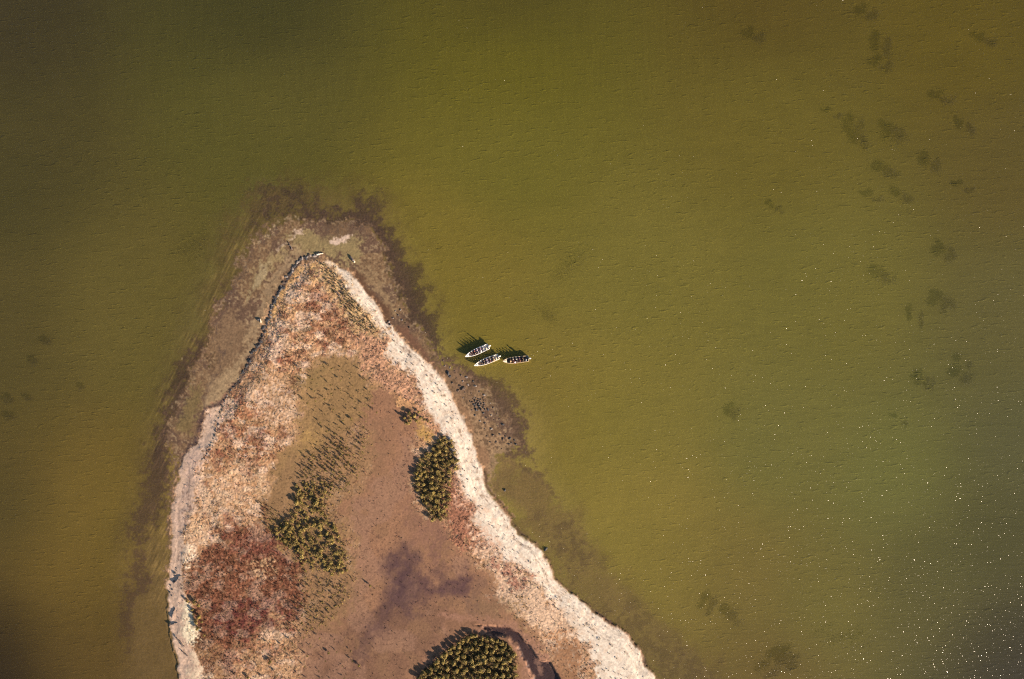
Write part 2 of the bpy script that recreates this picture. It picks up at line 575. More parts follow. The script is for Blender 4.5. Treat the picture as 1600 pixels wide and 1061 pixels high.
# --- mud flat round the point
paint(TIDAL, (142, 108, 76), 6, 1.0, (18, 10), rough=0.03, wet=0.8)
paint(TIDAL, (108, 80, 64), 8, 0.8, (18, 10), (f3, 0.46, 0.60))
paint(TIDAL, (104, 78, 60), 8, 0.55, (18, 10), (f1, 0.42, 0.25))
paint(TIDAL, (172, 142, 104), 4, 0.55, (10, 8), (f1, 0.55, 0.75))
paint([(455, 372), (490, 360), (560, 372), (560, 412), (540, 412), (505, 392), (470, 392)], (158, 133, 88), 8, 0.9, (16, 10))
paint([(420, 395), (448, 382), (452, 398), (425, 415), (412, 450), (395, 462), (392, 430)], (166, 138, 94), 7, 0.9, (14, 10))
paint([(505, 352), (580, 350), (600, 380), (570, 372), (535, 366), (505, 370)], (112, 86, 66), 6, 0.8, (14, 12), (f1, 0.35, 0.6))
paint([(524, 372), (552, 366), (548, 376), (532, 382)], (232, 196, 170), 3, 0.9, (12, 8))
paint([(462, 366), (478, 358), (480, 368), (468, 372), (462, 380)], (222, 186, 158), 3, 0.8, (12, 8))
paint([(436, 382), (455, 380), (452, 385), (430, 392)], (205, 172, 142), 3, 0.7, (10, 8))
paint([(400, 420), (420, 410), (408, 445), (394, 465)], (176, 150, 112), 4, 0.8, (12, 8))
paint([(335, 540), (365, 480), (398, 520), (372, 565), (340, 600), (322, 600)], (140, 108, 78), 8, 0.8, (14, 8))
paint([(330, 590), (372, 570), (352, 620), (322, 640)], (166, 134, 98), 6, 0.8, (12, 8))
paint([(298, 615), (318, 610), (312, 655), (296, 678), (276, 678), (280, 660)], (132, 108, 66), 6, 0.8, (12, 8))
paint([(308, 665), (320, 645), (322, 662), (316, 684), (306, 685)], (88, 62, 54), 3, 0.95, (8, 6))
for lnpts in ([(367, 462), (350, 478), (338, 490)], [(296, 604), (306, 600), (300, 596)], [(410, 368), (440, 345), (470, 338)], [(395, 382), (420, 366)],
              [(284, 560), (292, 553)], [(268, 632), (276, 626)]):
    a = np.array(lnpts, float)
    paint(list(map(tuple, a)) + list(map(tuple, a[::-1] + (1.6, 1.8))), (190, 160, 118), 1.2, 0.8, (6, 5))
for pl in ([(449, 397), (436, 422), (420, 455), (408, 490), (397, 522), (384, 548), (370, 570)], [(346, 545), (332, 590), (318, 640), (312, 665)], [(388, 395), (368, 440), (350, 490), (334, 535)]):
    a = np.array(pl, float)
    paint([tuple(p) for p in a] + [tuple(p) for p in a[::-1] + (3.0, 1.2)], (92, 70, 60), 2, 0.75, (10, 8), (f1, 0.3, 0.55))
paint([(500, 398), (470, 400), (452, 420), (430, 458), (414, 500), (402, 535), (376, 580), (345, 625), (326, 640), (340, 600), (366, 560), (390, 520), (402, 490), (416, 455), (440, 412), (466, 388), (500, 388)],
      (178, 146, 108), 5, 0.6, (14, 10))
# --- brown pools between beach and shoal
paint([(540, 420), (562, 428), (586, 452), (606, 480), (620, 502), (606, 505), (590, 480), (566, 448)], (112, 78, 56), 3, 0.95, (8, 5), rough=0.01, wet=1.0)
paint([(556, 414), (570, 426), (586, 445), (604, 472), (616, 496), (624, 500), (614, 470), (596, 440), (580, 424)], (158, 126, 90), 4, 0.8, (8, 6))
paint([(614, 505), (634, 515), (656, 545), (682, 570), (700, 596), (676, 573), (640, 547)], (124, 86, 64), 4, 0.95, (8, 6), rough=0.01, wet=1.0)
paint([(704, 605), (722, 622), (736, 650), (752, 690), (762, 712), (765, 748), (756, 746), (746, 714), (742, 683), (728, 662)], (160, 118, 84), 4, 0.9, (8, 6), rough=0.02)
paint([(700, 590), (735, 600), (760, 650), (785, 690), (770, 705), (752, 685), (735, 648), (716, 615)], (178, 138, 100), 7, 0.9, (14, 10), (f1, 0.35, 0.65))
paint([(690, 560), (715, 580), (740, 600), (745, 640), (726, 620), (700, 596)], (122, 90, 68), 6, 0.7, (14, 10), (f1, 0.42, 0.62))
paint([(768, 700), (790, 690), (798, 704), (776, 716), (768, 745), (775, 785), (762, 760), (760, 730)], (178, 140, 100), 4, 0.8, (8, 6))

# --- the spit itself
paint(LAND, (208, 156, 112), 4, 1.0, (9, 6), rough=0.10, veg=0.5, wet=0.0)
paint(LAND, (228, 178, 134), 4, 0.7, (9, 6), (f2, 0.48, 0.66))
paint(LAND, (170, 114, 78), 4, 0.6, (9, 6), (f1, 0.5, 0.8))
RED = (150, 88, 62)
paint([(428, 478), (460, 428), (500, 424), (540, 500), (562, 520), (552, 545), (480, 565), (440, 585), (415, 565), (418, 525)], (230, 172, 124), 10, 0.9, (16, 10), veg=0.8)
paint([(425, 480), (462, 430), (495, 430), (480, 500), (440, 540), (422, 520)], (228, 172, 120), 10, 0.7, (16, 10), (f1, 0.3, 0.6))
paint([(500, 452), (520, 470), (552, 500), (560, 522), (545, 545), (500, 535), (470, 520), (492, 500)], (152, 92, 66), 9, 0.8, (22, 16), (f2, 0.34, 0.58), veg=0.9)
paint([(408, 548), (440, 530), (480, 562), (470, 572), (430, 570)], (152, 90, 64), 8, 0.8, (22, 16), (f2, 0.34, 0.56), veg=0.9)
paint([(348, 645), (372, 615), (410, 625), (436, 655), (446, 705), (428, 720), (395, 705), (372, 725), (350, 765), (332, 760), (334, 705)], (178, 112, 76), 10, 0.85, (26, 16), (f2, 0.36, 0.58), veg=0.8)
paint([(400, 590), (455, 598), (472, 648), (440, 662), (415, 655), (395, 625)], (226, 184, 150), 10, 0.85, (20, 14), (f1, 0.3, 0.62), veg=0.35)
paint([(395, 680), (425, 690), (445, 720), (440, 770), (400, 760), (378, 720)], (148, 92, 66), 8, 0.75, (26, 18), (f2, 0.4, 0.58), veg=0.8)
paint([(372, 725), (425, 735), (432, 772), (380, 820), (340, 870), (298, 885), (292, 850), (305, 785)], (236, 190, 148), 12, 0.85, (26, 16), (f2, 0.36, 0.58), veg=0.35)
paint([(330, 790), (380, 780), (420, 800), (400, 835), (340, 850)], (158, 104, 74), 12, 0.7, (30, 18), (f2, 0.42, 0.6), veg=0.7)
MAROON = [(288, 905), (330, 862), (400, 812), (462, 850), (484, 915), (466, 960), (430, 988), (390, 1006), (372, 1061), (380, 1250), (330, 1250), (330, 1061), (312, 1000), (300, 945)]
paint(MAROON, (122, 68, 46), 24, 0.95, (44, 22), veg=0.95)
paint(MAROON, (156, 100, 72), 10, 0.6, (24, 14), (f1, 0.5, 0.72))
paint([(350, 850), (470, 840), (475, 875), (420, 880), (380, 875)], (122, 66, 54), 9, 0.6, (22, 14))
paint([(330, 960), (400, 935), (420, 925), (444, 940), (444, 988), (405, 985), (360, 985)], (108, 48, 46), 10, 0.75, (22, 14), (f2, 0.3, 0.55))
paint([(385, 884), (420, 878), (424, 890), (390, 898)], (204, 158, 114), 5, 0.85, (16, 10), (f1, 0.3, 0.55))
paint([(300, 990), (330, 985), (345, 1061), (360, 1250), (320, 1250)], (128, 90, 54), 8, 0.7, (14, 10), (f1, 0.35, 0.6), veg=0.9)
# inner salt flat
paint([(468, 585), (500, 560), (560, 552), (590, 610), (575, 660), (520, 705), (480, 745), (445, 800), (470, 860), (430, 850), (408, 800), (440, 700), (478, 640)],
      (160, 122, 78), 14, 0.95, (20, 12), rough=0.03, veg=0.12)
paint([(470, 680), (492, 672), (512, 690), (494, 716), (474, 722)], (190, 146, 86), 9, 0.85, (16, 10))
paint([(440, 580), (500, 575), (510, 605), (460, 610)], (148, 116, 72), 10, 0.7, (16, 10))
MUD = [(560, 630), (600, 600), (640, 625), (660, 680), (645, 740), (660, 800), (700, 830), (760, 890), (800, 940), (850, 1000), (880, 1061), (900, 1250), (460, 1250),
       (470, 1061), (478, 960), (545, 905), (552, 860), (525, 800), (565, 750)]
paint(MUD, (170, 120, 88), 12, 0.97, (18, 10), rough=0.018, veg=0.04, wet=0.4)
paint([(600, 930), (740, 950), (690, 1020), (640, 1061), (620, 1250), (480, 1250), (480, 1000), (540, 960)], (138, 97, 73), 26, 0.9, (30, 12), wet=0.6)
paint([(470, 920), (545, 910), (580, 940), (560, 980), (480, 1010)], (160, 116, 82), 14, 0.7, (20, 12), (f2, 0.3, 0.6))
paint(MUD, (146, 106, 74), 14, 0.5, (18, 10), (f3, 0.46, 0.66))
paint(MUD, (172, 126, 100), 14, 0.5, (18, 10), (fbm(GX / 40, GY / 40, 3, 19), 0.5, 0.66))
paint(MUD, (112, 78, 60), 14, 0.7, (18, 10), (f1, 0.66, 0.76))
paint([(740, 935), (800, 940), (780, 968), (740, 965)], (146, 108, 78), 9, 0.8, (14, 8))
paint([(560, 650), (600, 640), (610, 690), (575, 740), (545, 730)], (150, 108, 80), 12, 0.6, (20, 12), (f1, 0.35, 0.65))
mott = fbm(GX / 19 + 0.5 * W2x, GY / 15, 5, 71, 0.62)
mott2 = fbm(GX / 9, GY / 16, 4, 72)
vg = sst(0.2, 0.6, VEG) * (DL > 2) * (1 - 0.7 * sst(-12, 12, Field(MAROON)(*warp(30, 16))))
paint(None, (242, 202, 170), 1, 0.72, (0, 0), (mott, 0.50, 0.62), mask=vg)
paint(None, (126, 94, 56), 1, 0.4, (0, 0), (mott2, 0.55, 0.66), mask=vg)
paint(None, (128, 66, 52), 1, 0.55, (0, 0), (fbm(GX / 17, GY / 12, 4, 73), 0.54, 0.68), mask=vg)
paint(None, (200, 152, 112), 1, 0.5, (0, 0), (fbm(GX / 5, GY / 5, 2, 74), 0.56, 0.7), mask=vg)
# dark soil under the thickets
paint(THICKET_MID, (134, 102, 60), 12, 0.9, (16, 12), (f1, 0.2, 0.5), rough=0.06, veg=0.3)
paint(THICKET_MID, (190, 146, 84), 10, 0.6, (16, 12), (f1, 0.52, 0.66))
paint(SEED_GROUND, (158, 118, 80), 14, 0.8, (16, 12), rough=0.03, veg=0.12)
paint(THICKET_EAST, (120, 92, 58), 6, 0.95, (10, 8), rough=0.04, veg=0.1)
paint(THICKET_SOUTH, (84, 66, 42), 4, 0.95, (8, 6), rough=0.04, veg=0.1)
# damp dark patches
paint([(618, 846), (636, 844), (650, 880), (654, 930), (640, 948), (612, 948), (596, 985), (582, 1003), (590, 950), (605, 910)], (98, 68, 66), 22, 1.0, (26, 8), wet=0.9, dith=0.35)
paint([(652, 898), (690, 905), (715, 892), (738, 900), (728, 922), (700, 932), (655, 930)], (100, 68, 66), 20, 1.0, (30, 10), wet=0.9, dith=0.35)
paint([(676, 828), (692, 838), (696, 880), (680, 884)], (136, 94, 78), 12, 0.8, (16, 10), wet=0.7)
paint([(590, 985), (600, 990), (575, 1030), (556, 1050), (560, 1020)], (112, 78, 66), 9, 0.7, (26, 14), wet=0.8)
paint([(640, 800), (700, 820), (690, 860), (640, 850)], (152, 106, 84), 14, 0.6, (26, 14))
paint([(745, 905), (765, 915), (742, 938), (748, 960), (738, 962), (734, 935)], (128, 92, 74), 4, 0.6, (8, 6))
# creek with its pale lip
paint([(690, 960), (735, 958), (780, 972), (812, 984), (840, 1006), (870, 1030), (885, 1061), (905, 1200), (820, 1200), (815, 1030), (790, 1002), (740, 985), (700, 985)],
      (172, 122, 96), 6, 0.85, (10, 6))
paint([(696, 972), (735, 966), (770, 974), (742, 980), (700, 990)], (140, 98, 70), 4, 0.8, (8, 6))
paint(CREEK, (74, 49, 46), 2.5, 1.0, (6, 4), wet=1.0)
paint(SANDBAR, (150, 108, 88), 2.5, 0.9, (4, 3))
# pale beach, east side
BEACH = [(514, 408), (538, 440), (556, 472), (578, 499), (594, 520), (601, 560), (640, 590), (659, 617), (674, 647), (709, 695), (718, 731), (727, 766),
         (736, 802), (752, 838), (782, 872), (806, 880), (835, 910), (868, 946), (903, 996), (926, 1030), (942, 1061), (1000, 1250), (1200, 1250), (1100, 1061),
         (1010, 960), (900, 900), (880, 850), (800, 780), (770, 690), (720, 590), (640, 510), (560, 400)]
onland = sst(-2, 3, DL)
paint(BEACH, (254, 228, 202), 6, 1.0, (10, 7), rough=0.016, veg=0.07, wet=0.0, mask=onland)
paint(BEACH, (226, 182, 148), 8, 0.35, (10, 7), (f2, 0.5, 0.68), mask=onland)
# wrack line and upper terrace inside the beach
for pl, c in (([(604, 512), (622, 538), (640, 560), (668, 582), (690, 606), (704, 640), (722, 672), (738, 700), (742, 740), (760, 780), (790, 822), (836, 872), (860, 920), (900, 958), (950, 1000), (985, 1030)], (120, 86, 64)),
              ([(640, 590), (672, 640), (705, 690)], (190, 140, 108))):
    a = np.array(pl, float)
    paint([tuple(p) for p in a] + [tuple(p) for p in a[::-1] + (2.2, -1.2)], c, 1.5, 0.75, (8, 6), (f1, 0.38, 0.6), mask=onland)
paint([(488, 404), (512, 406), (545, 445), (572, 490), (600, 520), (598, 560), (560, 520), (540, 500), (520, 450), (490, 425)], (206, 164, 112), 8, 0.9, (12, 8), (f1, 0.3, 0.5), rough=0.09, veg=0.75)
paint([(552, 515), (596, 520), (603, 575), (640, 596), (655, 628), (622, 628), (582, 592), (566, 552)], (206, 150, 114), 9, 0.95, (16, 10), rough=0.11, veg=0.8)
paint([(612, 618), (650, 628), (640, 640), (618, 632)], (214, 158, 104), 5, 0.8, (10, 6))
paint([(655, 660), (690, 676), (668, 690), (650, 680)], (206, 156, 84), 6, 0.85, (10, 6), rough=0.03)
paint([(640, 630), (672, 640), (706, 690), (690, 690), (664, 660)], (206, 146, 108), 6, 0.8, (12, 8), (f1, 0.3, 0.6))
paint([(692, 800), (702, 745), (716, 735), (727, 772), (740, 812), (768, 850), (780, 880), (745, 858), (706, 846)], (172, 112, 84), 8, 0.95, (20, 12), rough=0.10, veg=0.7)
paint([(715, 735), (740, 790), (790, 860), (820, 900), (790, 895), (750, 850), (725, 800)], (226, 176, 144), 9, 0.7, (24, 14), (f1, 0.35, 0.6))
paint([(742, 840), (784, 874), (830, 908), (870, 950), (905, 1000), (925, 1061), (930, 1200), (905, 1200), (900, 1061), (850, 985), (800, 960), (775, 925), (770, 890)],
      (236, 192, 156), 9, 0.9, (16, 10), rough=0.07, veg=0.3)
paint([(768, 876), (800, 890), (832, 905), (815, 920), (790, 915)], (168, 100, 78), 7, 0.75, (18, 12), (f2, 0.38, 0.58), veg=0.8)
paint([(790, 930), (822, 935), (812, 965), (832, 990), (812, 985), (790, 955)], (150, 112, 70), 8, 0.75, (18, 12), (f1, 0.3, 0.6), veg=0.6)
paint([(850, 990), (880, 985), (905, 1000), (925, 1061), (930, 1200), (905, 1200), (900, 1061), (880, 1020)], (180, 122, 78), 8, 0.8, (16, 12), (f1, 0.3, 0.6), veg=0.8)
paint([(868, 1010), (900, 1005), (905, 1061), (910, 1200), (885, 1200), (878, 1061)], (160, 112, 78), 8, 0.85, (12, 8), rough=0.03, veg=0.1)
# grey-pink beach, west side
paint([(350, 626), (322, 641), (308, 690), (288, 710), (270, 740), (260, 795), (258, 870), (250, 915), (252, 980), (262, 1040), (280, 1200), (330, 1200), (322, 1061), (308, 1018), (296, 985),
       (290, 945), (284, 900), (294, 862), (290, 830), (293, 800), (304, 760), (316, 722), (334, 697), (342, 665)], (242, 198, 166), 5, 1.0, (9, 6), rough=0.02, veg=0.03, wet=0.1, mask=onland)
paint([(300, 712), (318, 690), (318, 720), (300, 765), (288, 800), (284, 840), (276, 840), (280, 790), (288, 750)], (228, 186, 160), 5, 0.85, (9, 6), mask=onland)
paint([(285, 935), (300, 950), (314, 985), (310, 1006), (296, 998), (284, 966)], (250, 224, 186), 5, 0.95, (12, 8), mask=onland)
paint([(300, 1010), (318, 1040), (330, 1061), (345, 1200), (320, 1200), (306, 1061), (292, 1020)], (240, 208, 172), 5, 0.85, (12, 8), (f1, 0.3, 0.55), mask=onland)
paint([(290, 850), (306, 842), (312, 862), (296, 890), (288, 880)], (248, 212, 176), 5, 0.85, (12, 8), (f1, 0.3, 0.55))
paint([(436, 458), (452, 436), (466, 416), (500, 404), (486, 416), (470, 424), (448, 450), (434, 480), (424, 510), (418, 530), (426, 478)], (226, 172, 108), 3, 0.85, (6, 4), rough=0.06, veg=0.6)
for pl in ([(268, 765), (284, 760), (288, 800), (284, 850), (278, 880)], [(300, 722), (292, 770), (290, 810)], [(275, 895), (284, 940), (290, 1000), (310, 1055)]):
    a = np.array(pl, float)
    paint([tuple(p) for p in a] + [tuple(p) for p in a[::-1] + (1.8, 0.4)], (140, 104, 88), 1.3, 0.8, (8, 6), (f1, 0.35, 0.6))

# wet rim along the water's edge on the east beach, eroded dark foot on the north-west bank
tide = fbm(DL / 3.4 + 0.5 * W2x, (GX + GY) / 90, 2, 88)
kt = sst(-1, 4, DL) * sst(34, 12, DL) * ((GX > 505) | (GX < 330))
TINT = TINT * (1 + (kt * (0.5 * (tide - 0.5) - 0.34 * sst(0.58, 0.68, tide) + 0.06))[..., None])
edge = np.exp(-((DL + 3.0) / 2.6) ** 2) * (GX > 640) * (GY > 735)
TINT = TINT * (1 - 0.75 * edge[..., None]) + alb((84, 58, 44)) * 0.75 * edge[..., None]
edge = np.exp(-((DL + 2.0) / 3.0) ** 2) * (GX < 505) * (GY < 722) * sst(0.3, 0.5, f2)
TINT = TINT * (1 - 0.8 * edge[..., None]) + alb((84, 66, 66)) * 0.8 * edge[..., None]
# ripple streaks in the western shallows
kst = sst(40, 0, np.abs(DT + 18)) * (DL < 0) * (GX < 420)
TINT = TINT * (1 + (0.55 * (sst(0.58, 0.75, streak) - 0.45 * sst(0.45, 0.3, streak)) * kst)[..., None])
# fine speckle everywhere, stronger where plants grow
TINT = TINT * (1 + ((f1 - 0.5) * (0.25 + 0.9 * VEG) + (f0 - 0.5) * (0.3 + 0.6 * VEG) + (f3 - 0.5) * 0.25)[..., None])
TINT = np.clip(TINT, 0.004, 0.66)

grain = (fbm(GX / 1.9, GY / 1.9, 2, 31) - 0.5) * 2
Z = Z + ROUGH * grain * 0.75 + ROUGH * (f2 - 0.5) * 0.8
Z = np.where((DL > 3) & (DC < -4), np.maximum(Z, 0.05), Z)
ground_me = grid_mesh('ground', gx, gy, Z)
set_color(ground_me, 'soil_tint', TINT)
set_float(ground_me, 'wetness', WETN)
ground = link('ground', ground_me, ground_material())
tag(ground, kind='structure', label='sandy spit of land with mud flats and shallow sea floor')

_ix = lambda px: np.clip(np.searchsorted(gx, px), 0, len(gx) - 1)
_iy = lambda py: np.clip(np.searchsorted(gy, py), 0, len(gy) - 1)


def ground_z(px, py):
    return Z[_iy(py), _ix(px)]


def ground_tint(px, py):
    return TINT[_iy(py), _ix(px)]


# ------------------------------------------------------------------ sea
sx = np.concatenate([-np.geomspace(300, 9000, 14)[::-1] - 100, np.arange(-400, 2001, 3.0), 2000 + np.geomspace(200, 9000, 14)])
sy = np.concatenate([-np.geomspace(300, 9000, 14)[::-1], np.arange(-290, 1400, 3.0), 1400 + np.geomspace(200, 9000, 14)])
SX, SY = np.meshgrid(sx, sy)
sdl = f_land(SX, SY)
sdt = np.maximum(f_tidal(SX, SY), np.where(sdl > -3, 8 + sdl, -1e9))
depth = np.clip(-seabed_z(SX, SY, sdl, sdt) + 0.62 * sst(-3, 3, f_creek(SX, SY)) * 0.35, 0.0, 5)
shadow_murk = np.exp(-(((SX - 770) / 60) ** 2 + ((SY - 540) / 42) ** 2))        # murk added round the boats so their shadows show darker on the surface
clarity = np.maximum(np.exp(-1.7 * depth), 0.50) * (1 - 0.55 * shadow_murk * sst(0.0, 0.06, depth))
wa = vignetted_water(np.clip(SX, 0, 1600), np.clip(SY, 0, 1061))
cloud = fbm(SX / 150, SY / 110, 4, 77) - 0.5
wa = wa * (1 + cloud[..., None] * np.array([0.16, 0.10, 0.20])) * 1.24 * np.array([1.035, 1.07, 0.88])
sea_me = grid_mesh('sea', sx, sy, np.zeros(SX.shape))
set_color(sea_me, 'vignetted_tint', np.clip(wa, 0.002, 1))
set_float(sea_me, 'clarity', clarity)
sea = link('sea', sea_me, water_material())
tag(sea, kind='structure', label='shallow olive green sea with small wind ripples and sun glints')
# ------------------------------------------------------------------ mangroves and small plants
def leaves(r, pts, nrm, size, jitter=0.9):
    """quads at pts, roughly facing nrm; returns verts (n*4,3) and flat faces"""
    n = len(pts)
    nn = nrm + r.normal(0, jitter, (n, 3))
    nn /= np.linalg.norm(nn, axis=1, keepdims=True) + 1e-9
    up = r.normal(0, 1, (n, 3))
    a = np.cross(nn, up)
    a /= np.linalg.norm(a, axis=1, keepdims=True) + 1e-9
    b = np.cross(nn, a)
    sz = (size * r.uniform(0.6, 1.3, n))[:, None]
    v = np.stack([pts - a * sz, pts - b * sz * 0.5 + nn * sz * 0.12, pts + a * sz, pts + b * sz * 0.5 + nn * sz * 0.12], 1)
    return v.reshape(-1, 3), np.arange(4 * n)


OLIVES = [(178, 148, 78), (160, 132, 68), (128, 106, 58), (198, 166, 96), (114, 92, 58)]


def crown_mesh(name, seed, radius, height, n, size, palette=OLIVES, gain=1.3, base=0.12):
    r = np.random.default_rng(seed)
    lobes = []
    for k in range(r.integers(5, 9)):
        a, q = r.uniform(0, 6.28), radius * r.uniform(0.0, 0.72)
        lobes.append((q * math.cos(a), q * math.sin(a), height * r.uniform(0.42, 0.82) * (1 - 0.25 * q / radius), radius * r.uniform(0.32, 0.55), height * r.uniform(0.22, 0.34)))
    idx = r.integers(0, len(lobes), n)
    L = np.array(lobes)[idx]
    dv = r.normal(0, 1, (n, 3))
    dv /= np.linalg.norm(dv, axis=1, keepdims=True)
    dv[:, 2] = np.where(dv[:, 2] < -0.3, -dv[:, 2], dv[:, 2])
    q = r.uniform(0.55, 1.12, n)[:, None]
    pts = L[:, :3] + dv * q * np.stack([L[:, 3], L[:, 3], L[:, 4]], 1)
    pts[:, 2] = np.maximum(pts[:, 2], base * height)
    v, f = leaves(r, pts, dv + np.array([0, 0, 0.4]), size)
    me = mesh_np(name, v, f, np.full(n, 4))
    pal = np.array([alb(c) * gain for c in palette])
    shade = r.integers(0, len(pal), len(lobes))
    col = np.where(r.random(n)[:, None] < 0.6, pal[shade[idx]], pal[r.integers(0, len(pal), n)]) * r.uniform(0.75, 1.25, n)[:, None]
    set_color(me, 'leaf_tint', np.repeat(col, 4, 0))
    return me


def stems_mesh(name, seed, radius, height, n=6):
    r = random.Random(seed)
    bm = bmesh.new()
    for k in range(n):
        a = r.uniform(0, 6.28)
        tip = Vector((math.cos(a) * radius * r.uniform(0.2, 0.6), math.sin(a) * radius * r.uniform(0.2, 0.6), height * r.uniform(0.5, 0.75)))
        foot = Vector((math.cos(a + 1) * 0.1, math.sin(a + 1) * 0.1, -0.1))
        tube(bm, [foot, foot.lerp(tip, 0.5) + Vector((r.uniform(-.06, .06), r.uniform(-.06, .06), 0)), tip], [0.035, 0.025, 0.012], 5)
    return bm_mesh(name, bm)


def tube(bm, pts, radii, seg=8, cap=True):
    rings = []
    for i, p in enumerate(pts):
        p = Vector(p)
        t = (Vector(pts[min(i + 1, len(pts) - 1)]) - Vector(pts[max(i - 1, 0)])).normalized()
        ref = Vector((0, 0, 1)) if abs(t.z) < 0.9 else Vector((1, 0, 0))
        u = t.cross(ref).normalized()
        w = t.cross(u)
        rings.append([bm.verts.new(p + (u * math.cos(6.28318 * k / seg) + w * math.sin(6.28318 * k / seg)) * radii[i]) for k in range(seg)])
    for i in range(len(rings) - 1):
        for k in range(seg):
            bm.faces.new((rings[i][k], rings[i][(k + 1) % seg], rings[i + 1][(k + 1) % seg], rings[i + 1][k]))
    if cap:
        bm.faces.new(rings[0][::-1])
        bm.faces.new(rings[-1])
    return rings


LEAF = tint_mat('mangrove_leaves', 'leaf_tint', 0.6, 0.18)
BARK = flat_mat('mangrove_bark', (0.07, 0.05, 0.035), 0.9, 0.3, 14)
crowns = [crown_mesh('crown', 100 + i, 0.62 + 0.06 * (i % 4), 1.0 + 0.12 * (i % 3), 360, 0.125) for i in range(9)]
for c in crowns:
    c.materials.append(LEAF)
stems = [stems_mesh('trunk', 40 + i, 0.7, 1.1) for i in range(3)]
for c in stems:
    c.materials.append(BARK)


def mangrove(px, py, s, label, group, hs=1.0):
    z = float(ground_z(px, py))
    e = bpy.data.objects.new('mangrove_bush', None)
    e.empty_display_size = 0.3
    e.location = G(px, py, z)
    e.rotation_euler = (0, 0, random.uniform(0, 6.28))
    e.scale = (s, s, s * hs)
    COL.objects.link(e)
    tag(e, label, 'bush', group)
    c = link('crown', random.choice(crowns), None, e)
    t = link('trunk', random.choice(stems), None, e)
    return e


def scatter(poly, gap, seed, ymax=1500, vary=0.0, thin=0.0):   # evenly spread random spots inside a polygon
    r = random.Random(seed)
    xs, ys = [p[0] for p in poly], [p[1] for p in poly]
    out = []
    for _ in range(9000):
        x, y = r.uniform(min(xs), max(xs)), r.uniform(min(ys), min(max(ys), ymax))
        g2 = (gap * (1 + vary * r.uniform(-1, 1))) ** 2
        if thin and float(fbm(np.array([x / 16.0]), np.array([y / 16.0]), 2, 91)[0]) < thin:
            continue
        if inside(poly, x, y) and all((x - a) ** 2 + (y - b) ** 2 > g2 for a, b in out):
            out.append((x, y))
    return out


for x, y in scatter(THICKET_EAST, 8.4, 1, 1500, 0.2):
    mangrove(x, y, random.uniform(0.7, 1.15), 'olive mangrove bush in the dense oval thicket beside the pale east beach', 'mangrove bushes of the oval east thicket', random.uniform(0.5, 0.78))
for x, y in scatter(THICKET_MID, 11.2, 2, 1500, 0.6, 0.33):
    mangrove(x, y, random.choice([0.45, 0.55, 0.7, 0.85, 1.0, 1.2]), 'olive mangrove bush in the loose long thicket down the middle of the spit', 'mangrove bushes of the long middle thicket', random.uniform(0.45, 0.72))
for x, y in scatter(THICKET_SOUTH, 9.6, 3, 1064, 0.15):
    mangrove(x, y, random.uniform(1.0, 1.2), 'olive mangrove bush in the closed thicket inside the bend of the creek', 'mangrove bushes of the creek thicket', random.uniform(0.72, 0.85))
for k in range(22):
    x, y = along([(652, 1060), (672, 1042), (690, 1024), (735, 990), (782, 1000), (800, 1014)], (k + 0.5) / 22)
    mangrove(x + random.uniform(-1.5, 1.5), y + random.uniform(-1.5, 1.5), random.uniform(0.8, 1.0), 'olive mangrove bush in the closed thicket inside the bend of the creek', 'mangrove bushes of the creek thicket', random.uniform(0.8, 0.92))
for x, y, s in [(632, 652, .8), (640, 645, .95), (641, 656, 1.0), (648, 649, .9), (652, 657, .8), (658, 652, .7), (664, 655, .6), (655, 643, .6), (636, 660, .8), (669, 658, .5)]:
    mangrove(x, y, s, 'olive mangrove bush of the small group just north of the oval thicket', 'mangrove bushes of the small north group', 0.85)
for x, y, s in [(296, 937, .6), (306, 938, .8), (313, 943, .7), (303, 951, .6), (314, 961, .9), (309, 968, .8), (318, 969, .6), (312, 979, .8), (305, 958, .5), (322, 990, .5)]:
    mangrove(x, y, s, 'dark olive mangrove bush behind the bright sand on the west beach', 'mangrove bushes behind the west beach', 1.0)
for x, y, s, lb in [(550, 654, .45, 'lone dark mangrove bush among the seedlings on the northern salt flat'),
                    (579, 913, .6, 'lone mangrove bush with yellowish tips on bare mud left of the dark damp patch'),
                    (515, 1018, .6, 'small yellow-green mangrove bush on brown mud left of the creek thicket'),
                    (562, 1038, .6, 'lone mangrove bush at the lower edge between the creek thicket and the red plants'),
                    (424, 1032, .7, 'lone mangrove bush with a long shadow on the tan ground below the maroon plants'),
                    (390, 1056, .6, 'lone dark mangrove bush lowest on the tan ground under the maroon plants')]:
    mangrove(x, y, s, lb, None, 1.0)

# seedlings: small upright plants, each throwing a long thin shadow
seedlings = [crown_mesh('mangrove_seedling', 300 + i, 0.22, 0.7, 46, 0.085, gain=0.6) for i in range(4)]
for c in seedlings:
    c.materials.append(LEAF)


def seedling(px, py, s, label, group):
    o = link('mangrove_seedling', random.choice(seedlings))
    o.location = G(px, py, float(ground_z(px, py)) - 0.03)
    o.rotation_euler = (0, 0, random.uniform(0, 6.28))
    o.scale = (s, s, s * random.uniform(0.8, 1.25))
    tag(o, label, 'seedling', group)


